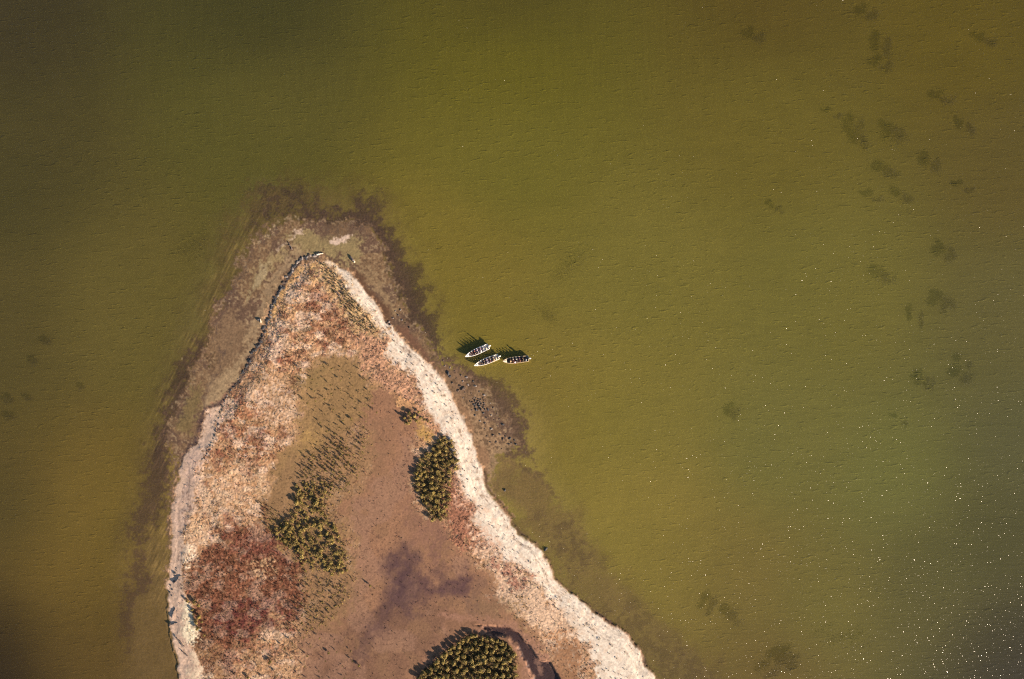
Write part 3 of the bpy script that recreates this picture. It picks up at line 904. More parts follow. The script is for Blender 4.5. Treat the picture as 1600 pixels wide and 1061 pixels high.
SEED_N = [(470, 575), (560, 560), (592, 640), (570, 700), (560, 745), (520, 770), (480, 760), (468, 720), (505, 690), (480, 640)]
SEED_M = [(480, 712), (540, 688), (572, 684), (566, 735), (535, 765), (500, 752), (470, 760)]
SEED_W = [(408, 785), (440, 800), (480, 850), (466, 862), (425, 838)]
SEED_S = [(478, 905), (545, 910), (530, 960), (500, 985), (470, 1000), (440, 1010), (460, 950)]
SEED_X = [(400, 1010), (470, 990), (560, 1000), (545, 1061), (360, 1061)]
for poly, gap, sd, lb, gr in [(SEED_N, 20, 11, 'tiny dark mangrove seedling scattered over the open northern salt flat', 'seedlings on the northern salt flat'),
                              (SEED_M, 9.4, 12, 'tiny dark mangrove seedling in the crowded patch above the middle thicket', 'seedlings above the middle thicket'),
                              (SEED_W, 9.5, 13, 'tiny dark mangrove seedling along the west flank of the middle thicket', 'seedlings west of the middle thicket'),
                              (SEED_S, 13, 14, 'tiny dark mangrove seedling on the ground below the middle thicket', 'seedlings below the middle thicket'),
                              (SEED_X, 26, 15, 'tiny dark mangrove seedling on the brown mud near the lower left of the spit', 'seedlings on the lower left mud')]:
    for x, y in scatter(poly, gap, sd, 1500, 0.45, 0.33):
        seedling(x, y, random.uniform(0.75, 1.5), lb, gr)

# low shrubs dotted over the pale beach
shrubs = [crown_mesh('beach_shrub', 400 + i, 0.34, 0.42, 60, 0.09, [(132, 118, 64), (104, 96, 58), (150, 132, 78)], 0.42, 0.05) for i in range(4)]
for c in shrubs:
    c.materials.append(LEAF)
TERRACE = [(600, 515), (618, 530), (640, 552), (672, 580), (700, 612), (712, 650), (736, 690), (745, 730), (756, 780), (790, 830), (830, 868), (858, 920), (905, 960),
           (960, 1010), (985, 1061), (925, 1061), (903, 1000), (868, 950), (835, 915), (806, 885), (760, 850), (738, 800), (716, 735), (700, 690), (668, 635), (640, 590), (602, 560)]
POINT = [(500, 408), (530, 432), (556, 470), (590, 515), (575, 520), (548, 500), (525, 460), (505, 430)]
for poly, gap, sd, lb, gr, smax in [(TERRACE, 14.5, 21, 'low dark shrub dotted on the pale east beach', 'low shrubs on the east beach', 0.7),
                              (POINT, 5.2, 22, 'low yellow-green shrub crowding the sand at the tip of the spit', 'low shrubs at the tip', 0.9)]:
    for x, y in scatter(poly, gap, sd, 1500, 0.55, 0.36):
        o = link('beach_shrub', random.choice(shrubs))
        o.location = G(x, y, float(ground_z(x, y)) - 0.02)
        s = random.uniform(0.35, smax)
        o.scale = (s, s, s)
        o.rotation_euler = (0, 0, random.uniform(0, 6.28))
        tag(o, lb, 'shrub', gr)

# saltmarsh plants: uncountable low tufts, coloured like the plants they belong to
r = np.random.default_rng(55)
cx, cy = r.uniform(230, 1010, 190000), r.uniform(395, 1066, 190000)
veg = VEG[_iy(cy), _ix(cx)] * (DL[_iy(cy), _ix(cx)] > 2)
patch = fbm(cx / 6, cy / 6, 2, 61)
keep = r.random(len(cx)) < veg * sst(0.30, 0.62, patch) * 0.48
cx, cy = cx[keep], cy[keep]
n = len(cx)
K = 6
base = np.stack([(cx - 800) * S, (530.5 - cy) * S, ground_z(cx, cy)], 1)
size = r.uniform(0.07, 0.19, n)
pts = np.repeat(base, K, 0) + r.normal(0, 1, (n * K, 3)) * np.repeat(size, K)[:, None] * np.array([0.6, 0.6, 0.0])
pts[:, 2] += np.abs(r.normal(0, 1, n * K)) * np.repeat(size, K) * 0.55 + 0.02
v, f = leaves(r, pts, np.tile([0.25, -0.2, 0.7], (n * K, 1)), 0.085, 0.7)
tufts_me = mesh_np('saltmarsh_plants', v, f, np.full(n * K, 4))
tcol = ground_tint(cx, cy) * r.choice([0.42, 0.6, 0.72, 0.9], n)[:, None] * r.uniform(0.8, 1.2, (n, 3))
set_color(tufts_me, 'leaf_tint', np.repeat(tcol, 4 * K, 0))
tufts = link('saltmarsh_plants', tufts_me, tint_mat('saltmarsh_leaves', 'leaf_tint', 0.8))
tag(tufts, 'low red and tan saltmarsh plants carpeting the spit', 'ground cover', kind='stuff')

# low scrub filling the gaps between the mangrove bushes
r = np.random.default_rng(66)
sp = []
for poly, cnt in ((THICKET_EAST, 700), (THICKET_MID, 260), (SCRUB_LOOSE, 520), (THICKET_SOUTH, 1100)):
    got = 0
    xs_, ys_ = [p[0] for p in poly], [p[1] for p in poly]
    while got < cnt:
        x, y = r.uniform(min(xs_) - 4, max(xs_) + 4), r.uniform(min(ys_) - 4, min(max(ys_), 1066))
        if inside(poly, x + r.normal(0, 3), y + r.normal(0, 3)):
            sp.append((x, y))
            got += 1
sp = np.array(sp)
n, K = len(sp), 9
base = np.stack([(sp[:, 0] - 800) * S, (530.5 - sp[:, 1]) * S, ground_z(sp[:, 0], sp[:, 1])], 1)
size = r.uniform(0.12, 0.34, n)
pts = np.repeat(base, K, 0) + r.normal(0, 1, (n * K, 3)) * np.repeat(size, K)[:, None] * np.array([0.6, 0.6, 0.0])
pts[:, 2] += np.abs(r.normal(0, 1, n * K)) * np.repeat(size, K) * 0.8 + 0.03
v, f = leaves(r, pts, np.tile([0.3, -0.25, 0.7], (n * K, 1)), 0.11, 0.7)
scrub_me = mesh_np('low_scrub', v, f, np.full(n * K, 4))
pal = np.array([alb(c) for c in OLIVES + [(176, 128, 84)]]) * 0.95
set_color(scrub_me, 'leaf_tint', np.repeat(pal[r.integers(0, len(pal), n)] * r.uniform(0.7, 1.2, (n, 1)), 4 * K, 0))
tag(link('low_scrub', scrub_me, LEAF), 'low olive scrub filling the gaps between the mangrove bushes', 'undergrowth', kind='stuff')

# ------------------------------------------------------------------ stones, logs, seaweed
def stone_mesh(name, seed, lump=0.35):
    bm = bmesh.new()
    bmesh.ops.create_icosphere(bm, subdivisions=2, radius=1.0)
    r = np.random.default_rng(seed)
    ph = r.uniform(0, 6.28, 9)
    for vv in bm.verts:
        c = vv.co
        k = 1 + lump * (0.5 * math.sin(2.1 * c.x + ph[0]) * math.cos(2.4 * c.y + ph[1]) + 0.35 * math.sin(4.3 * c.z + 3 * c.x + ph[2]) + 0.25 * math.sin(6 * c.y + 4 * c.x + ph[3])) + r.uniform(-.06, .06)
        vv.co = Vector((c.x * k, c.y * k * 0.8, max(c.z * k * 0.62, -0.35)))
    return bm_mesh(name, bm)


ROCK_DARK = flat_mat('dark_rock', (0.035, 0.036, 0.042), 0.8, 0.4, 3)
ROCK_GREY = flat_mat('grey_rock', (0.16, 0.14, 0.13), 0.85, 0.3, 3)
ROCK_BROWN = flat_mat('brown_rock', (0.07, 0.05, 0.04), 0.85, 0.35, 3)
stones = {}
for nm, mt in (('dark', ROCK_DARK), ('grey', ROCK_GREY), ('brown', ROCK_BROWN)):
    stones[nm] = [stone_mesh('rock', 500 + i + 10 * len(stones)) for i in range(4)]
    for c in stones[nm]:
        c.materials.append(mt)


def rock(px, py, s, kind, label, group=None, flat=1.0):
    o = link('rock', random.choice(stones[kind]))
    o.location = G(px, py, float(ground_z(px, py)) + 0.08 * s)
    o.rotation_euler = (0, 0, random.uniform(0, 6.28))
    o.scale = (s * random.uniform(0.8, 1.3), s * random.uniform(0.7, 1.1), s * random.uniform(0.7, 1.1) * flat)
    tag(o, label, 'rock', group)
    return o


BANK = [(500, 398.5), (485, 400), (469, 405), (462, 416), (450, 436), (437, 457), (427, 477), (420, 500), (417, 515), (408, 536), (395, 553), (384, 577), (371, 598), (352, 624), (346, 645), (341, 668), (333, 697), (320, 718)]
for i in range(135):
    t = (i + random.random()) / 135
    t = t ** 1.25
    x, y = along(BANK, t)
    kind = random.choices(['dark', 'grey', 'brown'], [6, 2, 2])[0]
    rock(x + random.gauss(0, 1.3) - 1, y + random.gauss(0, 1.0), random.uniform(0.14, 0.40) * (1.15 if t < 0.62 else 0.7), kind, 'dark rock in the line along the foot of the north-west bank', 'rocks along the north-west bank', 0.6)
SHOAL = [(690, 560), (715, 575), (745, 600), (775, 640), (800, 690), (790, 705), (765, 690), (745, 660), (730, 630), (705, 597)]
for x, y in scatter(SHOAL, 8.2, 31):
    rock(x, y, random.uniform(0.12, 0.32), random.choice(['brown', 'brown', 'dark', 'grey']), 'small dark stone on the brown shoal between the east beach and the boats', 'stones on the east shoal', 0.7)
for x, y in scatter([(737, 622), (756, 622), (758, 640), (742, 642)], 3.6, 33):
    rock(x, y, random.uniform(0.16, 0.36), random.choice(['dark', 'brown']), 'dark rock in the clustered heap on the east shoal', 'rock heap on the east shoal')
for x, y in [(790, 682), (795, 686), (799, 692), (804, 688), (796, 694), (806, 694)]:
    rock(x, y, random.uniform(0.16, 0.34), 'dark', 'dark rock at the outer corner of the east shoal', 'rocks at the outer corner of the east shoal')
for x, y in [(608, 503), (614, 497), (622, 492), (610, 508), (605, 505), (628, 500), (618, 486), (634, 505), (640, 512), (626, 484)]:
    rock(x, y, random.uniform(0.16, 0.34), random.choice(['dark', 'brown', 'grey']), 'dark rock where the brown pool meets the pale beach', 'rocks at the mouth of the brown pool')
for x, y in [(268, 915), (270, 921), (266, 925), (273, 908), (275, 900), (274, 895), (269, 930), (277, 888)]:
    rock(x, y, random.uniform(0.16, 0.34), random.choice(['dark', 'grey']), 'bluish dark rock on the bulge of the west beach', 'rocks on the bulge of the west beach')
for x, y, s, k, lb in [(404, 499, 0.5, 'dark', 'dark angular rock beside a pale driftwood piece left of the bank'),
                       (700, 583, 0.5, 'dark', 'dark rock at the shore edge nearest the lower white boat'),
                       (724, 607, 0.5, 'brown', 'large purplish rock on the shoal right of the pale beach'),
                       (789, 766, 0.35, 'dark', 'single small rock in the brown shallows of the east bay'),
                       (853, 858, 0.45, 'dark', 'dark rock at the corner of the east beach'),
                       ]:
    rock(x, y, s, k, lb)

WOOD = flat_mat('driftwood', (0.10, 0.08, 0.075), 0.85, 0.4, 8)
PALE_WOOD = flat_mat('pale_driftwood', (0.5, 0.42, 0.34), 0.8, 0.2, 8)


def log(px, py, ang, length, rad, mat, label):
    bm = bmesh.new()
    rr = random.Random(int(px * 7 + py))
    pts = [Vector((length * (k / 6 - 0.5), rr.uniform(-.05, .05) * length, rr.uniform(0, 0.04))) for k in range(7)]
    tube(bm, pts, [rad * (1 - 0.5 * k / 6) * rr.uniform(0.85, 1.15) for k in range(7)], 8)
    b = pts[3]
    if rad < 0.145:
        tube(bm, [b, b + Vector((length * 0.14, length * 0.16, rad * .2)), b + Vector((length * 0.2, length * 0.26, 0))], [rad * 0.5, rad * 0.35, rad * 0.2], 6)
    o = link('driftwood_log', bm_mesh('driftwood_log', bm, True), mat)
    o.location = G(px, py, float(ground_z(px, py)) + rad * 0.6)
    o.rotation_euler = (0, 0, math.radians(ang))
    tag(o, label, 'driftwood')


log(550, 404, 120, 1.3, 0.28, WOOD, 'stubby dark driftwood log with a pale end on the mud flat right of the tip')
log(553.5, 408, 110, 0.7, 0.22, PALE_WOOD, 'pale driftwood stump against the dark log on the mud flat')
log(454, 384, 115, 2.0, 0.14, WOOD, 'thin dark branch on the mud flat above the row of bank rocks')
log(500, 397, 10, 1.6, 0.2, PALE_WOOD, 'pale driftwood log at the end of the rock row on the tip')
log(407.5, 501, 100, 0.9, 0.2, PALE_WOOD, 'pale driftwood piece beside the dark angular rock')
log(272, 957, 70, 2.4, 0.17, WOOD, 'thick blue-grey driftwood log on the west beach left of the dark bushes')
log(272, 974, 20, 2.2, 0.17, WOOD, 'blue-grey driftwood log lying across the west beach')
log(283, 1002, 130, 3.0, 0.18, WOOD, 'long slanting driftwood log below the bright sand of the west beach')
log(290, 1020, 140, 2.2, 0.16, WOOD, 'lowest driftwood log on the west beach')
log(278, 905, 55, 2.4, 0.15, WOOD, 'driftwood log topmost on the bulge of the west beach')
log(527, 458, 140, 2.6, 0.14, WOOD, 'dark fallen branch among the yellow-green shrubs at the tip')

WEEDMAT = flat_mat('seaweed', (0.018, 0.016, 0.012), 0.7, 0.4, 2)
PATCH = [(1365, 25, 2.0, 1.6, 0), (1385, 72, 1.6, 3.0, 10), (1390, 102, 1.2, 2.0, -10), (1345, 208, 1.7, 3.2, 10), (1405, 210, 2.4, 2.0, 0), (1310, 181, 1.0, .8, 0), (1190, 58, 1.5, 1.5, 20),
         (1218, 325, 1.2, 1.0, 0), (1390, 270, 2.4, 1.3, 10), (1420, 308, 1.6, 1.6, 0), (1372, 312, 1.5, 1.0, 0), (1515, 298, 1.4, 1.1, 0), (1480, 155, 1.5, 1.6, 0), (1520, 200, 1.4, 1.8, 0),
         (1550, 65, 2.0, 1.4, 30), (1460, 262, 1.8, 1.8, 0), (1387, 435, 1.8, 2.0, -30), (1482, 475, 2.1, 2.3, -40), (1440, 500, 1.0, 1.7, 0), (1488, 400, 2.4, 1.5, -45), (1148, 645, 1.3, 1.6, -10),
         (1110, 945, 1.5, 2.3, -30), (1148, 962, 2.1, 1.8, 20), (1228, 1040, 3.6, 1.8, 30), (1415, 662, .8, .8, 0), (1510, 580, 1.8, 2.3, 0), (1455, 600, 1.5, 1.9, 0),
         (11, 625, 1.4, 1.2, 20), (75, 533, 1.7, .9, 0), (53, 565, 1.0, .8, 0), (128, 604, 1.0, .8, 20), (45, 623, 1.1, .6, 0), (15, 652, 1.6, .7, 0), (893, 418, 2.2, 6.0, -55), (858, 488, 2.6, 3.4, 30),
         (300, 388, 3.5, 1.6, 25), (1350, 1010, 5.0, 1.7, 20), (1300, 1000, 3.4, 1.4, 0)]
for i, (px, py, a, b, ang) in enumerate(PATCH):
    rr = np.random.default_rng(900 + i)
    faint = i in (33, 34, 35, 36, 37)
    n = int((26 if faint else 190) * a * b * (2.2 if i == 23 else 1.0)) + 30
    m = int(rr.integers(3, 7))
    cen = rr.normal(0, 0.42, (m, 2))
    wid = rr.uniform(0.35, 0.7, m) * (1.3 if faint else 1.0)
    pick = rr.integers(0, m, n)
    lp = np.concatenate([(cen[pick] + rr.normal(0, 0.55, (n, 2)) * wid[pick, None]) * np.array([a, b]), rr.uniform(-0.2, 0.0, (n, 1))], 1)
    v, f = leaves(rr, lp, np.tile([0, 0, 1.0], (n, 1)), 0.15, 0.4)
    o = link('seaweed_patch', mesh_np('seaweed_patch', v, f, np.full(n, 4)), WEEDMAT)
    o.location = G(px, py, -0.14)
    o.rotation_euler = (0, 0, math.radians(ang))
    where = ('in the open water right of the spit' if px > 840 else 'in the dim water far left of the spit')
    lb = {23: 'broad dark seaweed patch under the water at the lower edge right of the beach', 20: 'lone dark seaweed patch in open water right of the three boats',
          33: 'long faint seaweed band in the water above the boats', 34: 'faint roundish seaweed bed in the water above the right-hand boat',
          35: 'faint seaweed bed in the water left of the tip of the spit', 36: 'wide faint seaweed bed among the sun glints', 37: 'faint grey seaweed bed beside the sun glints',
          16: 'bent dark seaweed patch in the middle of the right-hand water'}.get(i, 'small dark seaweed patch ' + where)
    tag(o, lb, 'seaweed', 'seaweed patches on the sea floor')

# ------------------------------------------------------------------ people
def skin_mesh(name, nodes, edges, sub=1):
    me = bpy.data.meshes.new(name + '_cage')
    me.from_pydata([p[:3] for p in nodes], edges, [])
    o = bpy.data.objects.new(name, me)
    COL.objects.link(o)
    sk = o.modifiers.new('skin', 'SKIN')
    sk.use_smooth_shade = True
    for i, p in enumerate(nodes):
        q = p[3]
        me.skin_vertices[0].data[i].radius = (q, q) if not isinstance(q, tuple) else q
        me.skin_vertices[0].data[i].use_root = (i == 0)
    if sub:
        o.modifiers.new('sub', 'SUBSURF').levels = sub
    dg = bpy.context.evaluated_depsgraph_get()
    dg.update()
    out = bpy.data.meshes.new_from_object(o.evaluated_get(dg))
    out.name = name
    bpy.data.objects.remove(o)
    bpy.data.meshes.remove(me)
    return out


def skeleton(pose):
    """joints of a figure facing +x; origin on the seat for a sitter, on the soles for a stander"""
    sit = pose != 'stand'
    zb = 0.10 if sit else 0.93
    lean = 0.05 if pose == 'sit_lean' else 0.0
    nd = [(0, 0, zb, (0.15, 0.11)), (0.0 + lean * .4, 0, zb + .2, (0.14, 0.105)), (0.01 + lean, 0, zb + .36, (0.165, 0.115)), (0.0 + lean * 1.3, 0, zb + .47, (0.085, 0.07)),
          (0.015 + lean * 1.6, 0, zb + .54, 0.052), (0.03 + lean * 1.8, 0, zb + .62, (0.07, 0.075)), (0.03 + lean * 1.9, 0, zb + .70, (0.078, 0.095)), (0.02 + lean * 1.9, 0, zb + .765, (0.06, 0.07)),
          (0.125 + lean * 1.9, 0, zb + .665, 0.014)]
    ed = [(0, 1), (1, 2), (2, 3), (3, 4), (4, 5), (5, 6), (6, 7), (6, 8)]
    parts = {'arm': [], 'leg': []}
    for s in (-1, 1):
        if pose == 'stand':
            arm = [(0, .185 * s, zb + .43, .058), (-.03, .25 * s, zb + .14, .043), (.16 + .05 * s, .24 * s, zb + .02, .03), (.24 + .05 * s, .235 * s, zb + .0, .026)]
            leg = [(0, .095 * s, zb - .06, .088), (.02, .11 * s, .50, .06), (-.01, .115 * s, .09, .04), (.03, .12 * s, .045, .042), (.14, .13 * s, .035, .036)]
            fd = Vector((1, 0, -.25))
        elif pose == 'sit_lean':
            arm = [(lean, .185 * s, zb + .41, .058), (.12, .27 * s, zb + .18, .043), (.36, .17 * s, zb + .06, .03), (.44, .13 * s, zb + .05, .026)]
            leg = [(.03, .1 * s, .085, .09), (.44, .15 * s, .10, .064), (.40, .15 * s, -.30, .042), (.43, .15 * s, -.345, .042), (.54, .16 * s, -.36, .036)]
            fd = Vector((1, -.3 * s, -.2))
        else:
            arm = [(0, .185 * s, zb + .42, .058), (.04, .25 * s, zb + .15, .043), (.27, .17 * s, zb + .08, .03), (.35, .14 * s, zb + .075, .026)]
            leg = [(.03, .1 * s, .085, .09), (.45, .13 * s, .09, .064), (.47, .13 * s, -.30, .042), (.50, .13 * s, -.345, .042), (.61, .14 * s, -.36, .036)]
            fd = Vector((1, -.2 * s, -.15))
        for nm, chain, root in (('arm', arm, 2), ('leg', leg, 0)):
            k0 = len(nd)
            nd += chain
            ed.append((root, k0))
            ed += [(k0 + i, k0 + i + 1) for i in range(len(chain) - 1)]
            parts[nm].append(list(range(k0, len(nd))))
        palm = len(nd) - len(leg) - 1
        p = Vector(nd[palm][:3])
        fd.normalize()
        side = Vector((0, 1, 0))
        for fi, (off, ln) in enumerate(((-.024, .07), (-.008, .08), (.008, .075), (.024, .058))):
            k0 = len(nd)
            a = p + fd * .035 + side * off
            b = a + fd * ln * .55
            c = b + (fd + Vector((0, 0, -.9))).normalized() * ln * .45
            nd += [(*a, .0095), (*b, .0085), (*c, .0075)]
            ed += [(palm, k0), (k0, k0 + 1), (k0 + 1, k0 + 2)]
        k0 = len(nd)
        a = p + side * (-.03 * s) + fd * .005
        b = a + (fd * .8 + side * (-.5 * s)).normalized() * .045
        nd += [(*a, .011), (*b, .009)]
        ed += [(palm, k0), (k0, k0 + 1)]
    return nd, ed, parts


def grow(r, d):
    return (r[0] + d, r[1] + d) if isinstance(r, tuple) else r + d


def sub_skeleton(nd, ed, ids, d):
    m = {k: i for i, k in enumerate(ids)}
    return [(*nd[k][:3], grow(nd[k][3], d)) for k in ids], [(m[a], m[b]) for a, b in ed if a in m and b in m]


def dome(name, c, rx, ry, rz, brim=0.0, lowest=-0.1):
    bm = bmesh.new()
    bmesh.ops.create_uvsphere(bm, u_segments=14, v_segments=10, radius=1.0)
    bmesh.ops.delete(bm, geom=[v for v in bm.verts if v.co.z < lowest], context='VERTS')
    for v in bm.verts:
        v.co = Vector((v.co.x * rx, v.co.y * ry, v.co.z * rz)) + c
    if brim > 0:
        ring = [e for e in bm.edges if e.is_boundary]
        res = bmesh.ops.extrude_edge_only(bm, edges=ring)
        for v in [g for g in res['geom'] if isinstance(g, bmesh.types.BMVert)]:
            k = Vector((v.co.x - c.x, v.co.y - c.y, 0))
            v.co += k.normalized() * brim + Vector((0, 0, -0.015))
    return bm_mesh(name, bm, True)


def eyes_mesh(c):
    bm = bmesh.new()
    for s in (-1, 1):
        mm = Matrix.Translation(c + Vector((0.088, 0.033 * s, 0.0)))
        bmesh.ops.create_uvsphere(bm, u_segments=8, v_segments=6, radius=0.013, matrix=mm)
    return bm_mesh('eyes', bm, True)


def ears_mesh(c):
    bm = bmesh.new()
    for s in (-1, 1):
        mm = Matrix.Translation(c + Vector((-0.005, 0.088 * s, -0.01))) @ Matrix.Diagonal((0.022, 0.012, 0.033, 1))
        bmesh.ops.create_uvsphere(bm, u_segments=8, v_segments=6, radius=1.0, matrix=mm)
    return bm_mesh('ears', bm, True)


POSES = {}
for pz in ('sit', 'sit_lean', 'stand'):
    nd, ed, pt = skeleton(pz)
    body = skin_mesh('person', nd, ed, 1)
    top_ids = [0, 1, 2, 3] + [k for a in pt['arm'] for k in a[:3]]
    shirt = skin_mesh('jacket', *sub_skeleton(nd, ed, top_ids, 0.016), 1)
    leg_ids = [0] + [k for a in pt['leg'] for k in a[:3]]
    trousers = skin_mesh('trousers', *sub_skeleton(nd, ed, leg_ids, 0.011), 1)
    vest = skin_mesh('life_vest', *sub_skeleton(nd, ed, [0, 1, 2], 0.035)[0:2], 1)
    hc = Vector(nd[6][:3])
    POSES[pz] = dict(body=body, shirt=shirt, trousers=trousers, vest=vest, hair=dome('hair', hc + Vector((-.012, 0, .012)), .108, .096, .108, 0, -0.25),
                     hat=dome('hat', hc + Vector((-.004, 0, .03)), .112, .10, .10, 0.075, 0.05), eyes=eyes_mesh(hc), ears=ears_mesh(hc))

SKIN = [flat_mat('skin', (0.42, 0.25, 0.17), 0.6, 0.06), flat_mat('tan_skin', (0.27, 0.15, 0.095), 0.6, 0.06)]
TROUSERS = [flat_mat('denim', (0.03, 0.04, 0.08), 0.9), flat_mat('khaki', (0.18, 0.14, 0.09), 0.9), flat_mat('dark_cotton', (0.02, 0.02, 0.025), 0.9)]
HAIR = [flat_mat('brown_hair', (0.03, 0.018, 0.01), 0.7), flat_mat('black_hair', (0.012, 0.011, 0.011), 0.6), flat_mat('fair_hair', (0.25, 0.17, 0.08), 0.7)]
EYE = flat_mat('eye', (0.02, 0.015, 0.012), 0.2)
CLOTH = {'navy': (0.02, 0.025, 0.06), 'maroon': (0.10, 0.018, 0.022), 'black': (0.014, 0.014, 0.016), 'grey': (0.30, 0.30, 0.33), 'white': (0.75, 0.73, 0.70), 'lavender': (0.38, 0.32, 0.48),
         'purple': (0.12, 0.06, 0.16), 'dark red': (0.16, 0.025, 0.025), 'tan': (0.48, 0.36, 0.22), 'charcoal': (0.045, 0.045, 0.052), 'teal': (0.03, 0.09, 0.10), 'brown': (0.09, 0.05, 0.035),
         'pale blue': (0.35, 0.42, 0.52), 'pink': (0.45, 0.22, 0.24)}


def wear(o, mat):
    o.material_slots[0].link = 'OBJECT'
    o.material_slots[0].material = mat


def ready(me):
    me.materials.clear()
    me.materials.append(None)


for P_ in POSES.values():
    for me in P_.values():
        ready(me)


def person(boat_m, x, y, z, yaw, pose, colour, label, hat=None, vest=None, group=None, i=0):
    P_ = POSES[pose]
    o = link('person', P_['body'])
    o.matrix_world = boat_m @ Matrix.Translation((x, y, z)) @ Matrix.Rotation(math.radians(yaw), 4, 'Z')
    wear(o, SKIN[i % 2])
    for nm, key, mt in (('jacket', 'shirt', flat_mat(colour.replace(' ', '_') + '_cloth', CLOTH[colour], 0.9)), ('trousers', 'trousers', TROUSERS[i % 3]), ('eyes', 'eyes', EYE), ('ears', 'ears', SKIN[i % 2])):
        wear(link(nm, P_[key], None, o), mt)
    if vest:
        wear(link('life_vest', P_['vest'], None, o), flat_mat(vest.replace(' ', '_') + '_vest', CLOTH.get(vest, (0.5, 0.12, 0.02)), 0.8))
    if hat:
        wear(link('hat', P_['hat'], None, o), flat_mat(hat + '_hat', CLOTH[hat], 0.9))
    else:
        wear(link('hair', P_['hair'], None, o), HAIR[i % 3])
    tag(o, label, 'person', group)


# ------------------------------------------------------------------ boats
def boat(bow, stern, beam, label, hull_rgb, in_rgb, rail_rgb, round_bow=False):
    b0, s0 = G(*stern), G(*bow)
    L = (s0 - b0).length
    e = bpy.data.objects.new('motor_boat', None)
    e.location = b0
    dirv = (s0 - b0).normalized()
    e.rotation_euler = (0, 0, math.atan2(dirv.y, dirv.x))
    COL.objects.link(e)
    tag(e, label, 'boat', 'boats moored off the spit')
    n = 18
    T = [k / (n - 1) for k in range(n)]

    def half(t):
        full = beam / 2 * (0.90 + 0.10 * math.sin(min(t / 0.45, 1) * 1.5708))
        if t > 0.45:
            full *= max(1 - ((t - 0.45) / 0.55) ** (3.0 if round_bow else 2.1), 0.0) ** 0.85
        return max(full, 0.03)

    def sheer(t):
        return 0.60 + 0.05 * t + 0.42 * max(0, t - 0.5) ** 1.6

    def keel(t):
        return -0.22 + 0.72 * max(0, (t - 0.7) / 0.3) ** 2
    outer, inner, rail = bmesh.new(), bmesh.new(), bmesh.new()

    def loft(bm, rows):
        vs = [[bm.verts.new(p) for p in row] for row in rows]
        for a, b in zip(vs, vs[1:]):
            for k in range(len(a) - 1):
                bm.faces.new((a[k], a[k + 1], b[k + 1], b[k]))
        return vs
    ro, ri, rl = [], [], [[], []]
    for t in T:
        x, h, g, k = L * t, half(t), sheer(t), keel(t)
        ch = k + (g - k) * 0.38
        ro.append([(x, h, g), (x, h * .96, g - .12), (x, h * .84, ch), (x, 0, k), (x, -h * .84, ch), (x, -h * .96, g - .12), (x, -h, g)])
        w = max(h - 0.075, 0.012)
        fl = max(0.06, k + 0.12)
        xi = x if 0 < t < 1 else (0.06 if t == 0 else L - 0.03)
        ri.append([(xi, w, g - .005), (xi, w * .93, (g + fl) / 2), (xi, w * .85, fl), (xi, 0, fl), (xi, -w * .85, fl), (xi, -w * .93, (g + fl) / 2), (xi, -w, g - .005)])
    vo = loft(outer, ro)
    outer.faces.new(vo[0])
    outer.faces.new(vo[-1][::-1])
    vi = loft(inner, ri)
    inner.faces.new(vi[0][::-1])
    inner.faces.new(vi[-1])
    for s in (1, -1):
        rows = []
        for t in T:
            x, h, g = L * t, half(t), sheer(t)
            w = max(h - 0.085, 0.01)
            rows.append([(x, s * (h + .02), g - .05), (x, s * (h + .02), g + .012), (x, s * (h - .02), g + .028), (x, s * w, g + .012), (x, s * w, g - .05)])
        loft(rail, rows)
    # transom cap
    g0, h0 = sheer(0), half(0)
    bmesh.ops.create_cube(rail, size=1.0, matrix=Matrix.Translation((0.035, 0, g0 - .02)) @ Matrix.Diagonal((.09, h0 * 2 - .15, .075, 1)))
    hm = flat_mat('hull_paint', hull_rgb, 0.4, 0.08, 2)
    im = flat_mat('cockpit_paint', in_rgb, 0.7, 0.2, 4)
    rm = flat_mat('rail_paint', rail_rgb, 0.4, 0.06, 2)
    link('hull', bm_mesh('hull', outer, True), hm, e)
    link('cockpit', bm_mesh('cockpit', inner), im, e)
    link('gunwale', bm_mesh('gunwale', rail, True), rm, e)
    for fx in BENCH:
        bm = bmesh.new()
        w = half(fx / 6.0) - .09
        bmesh.ops.create_cube(bm, size=1.0, matrix=Matrix.Translation((fx * L / 6.0, 0, 0.40)) @ Matrix.Diagonal((.30, 2 * w, .05, 1)))
        bmesh.ops.bevel(bm, geom=bm.edges[:], offset=0.015, segments=2, affect='EDGES')
        for s in (-1, 1):
            bmesh.ops.create_cube(bm, size=1.0, matrix=Matrix.Translation((fx * L / 6.0, s * w * .5, 0.22)) @ Matrix.Diagonal((.22, .05, .32, 1)))
        link('bench', bm_mesh('bench', bm), rm, e)
    bm = bmesh.new()                      # foredeck
    rows = []
    for k in range(7):
        t = 0.84 + 0.155 * k / 6
        h, g = max(half(t) - .07, .008), sheer(t)
        rows.append([(L * t, h * q, g - .012 + 0.05 * (1 - q * q)) for q in (-1, -.5, 0, .5, 1)])
    loft(bm, rows)
    link('foredeck', bm_mesh('foredeck', bm, True), hm, e)
    bm = bmesh.new()                      # coiled mooring rope and a cleat on the bow
    pts = [Vector((L * .90 + .10 * (1 - k / 70) * math.cos(k * .55), .10 * (1 - k / 70) * math.sin(k * .55), sheer(.9) + .06 + .0006 * k)) for k in range(60)]
    tube(bm, pts, [.012] * 60, 5)
    link('rope', bm_mesh('rope', bm, True), flat_mat('rope', (0.35, 0.30, 0.2), 0.9), e)
    # outboard motor: shaft > cowl, tiller
    bm = bmesh.new()
    bmesh.ops.create_cube(bm, size=1.0, matrix=Matrix.Translation((-.10, 0, .45)) @ Matrix.Diagonal((.10, .22, .34, 1)))
    tube(bm, [(-.20, 0, .62), (-.23, 0, .1), (-.25, 0, -.45)], [.075, .06, .05], 8)
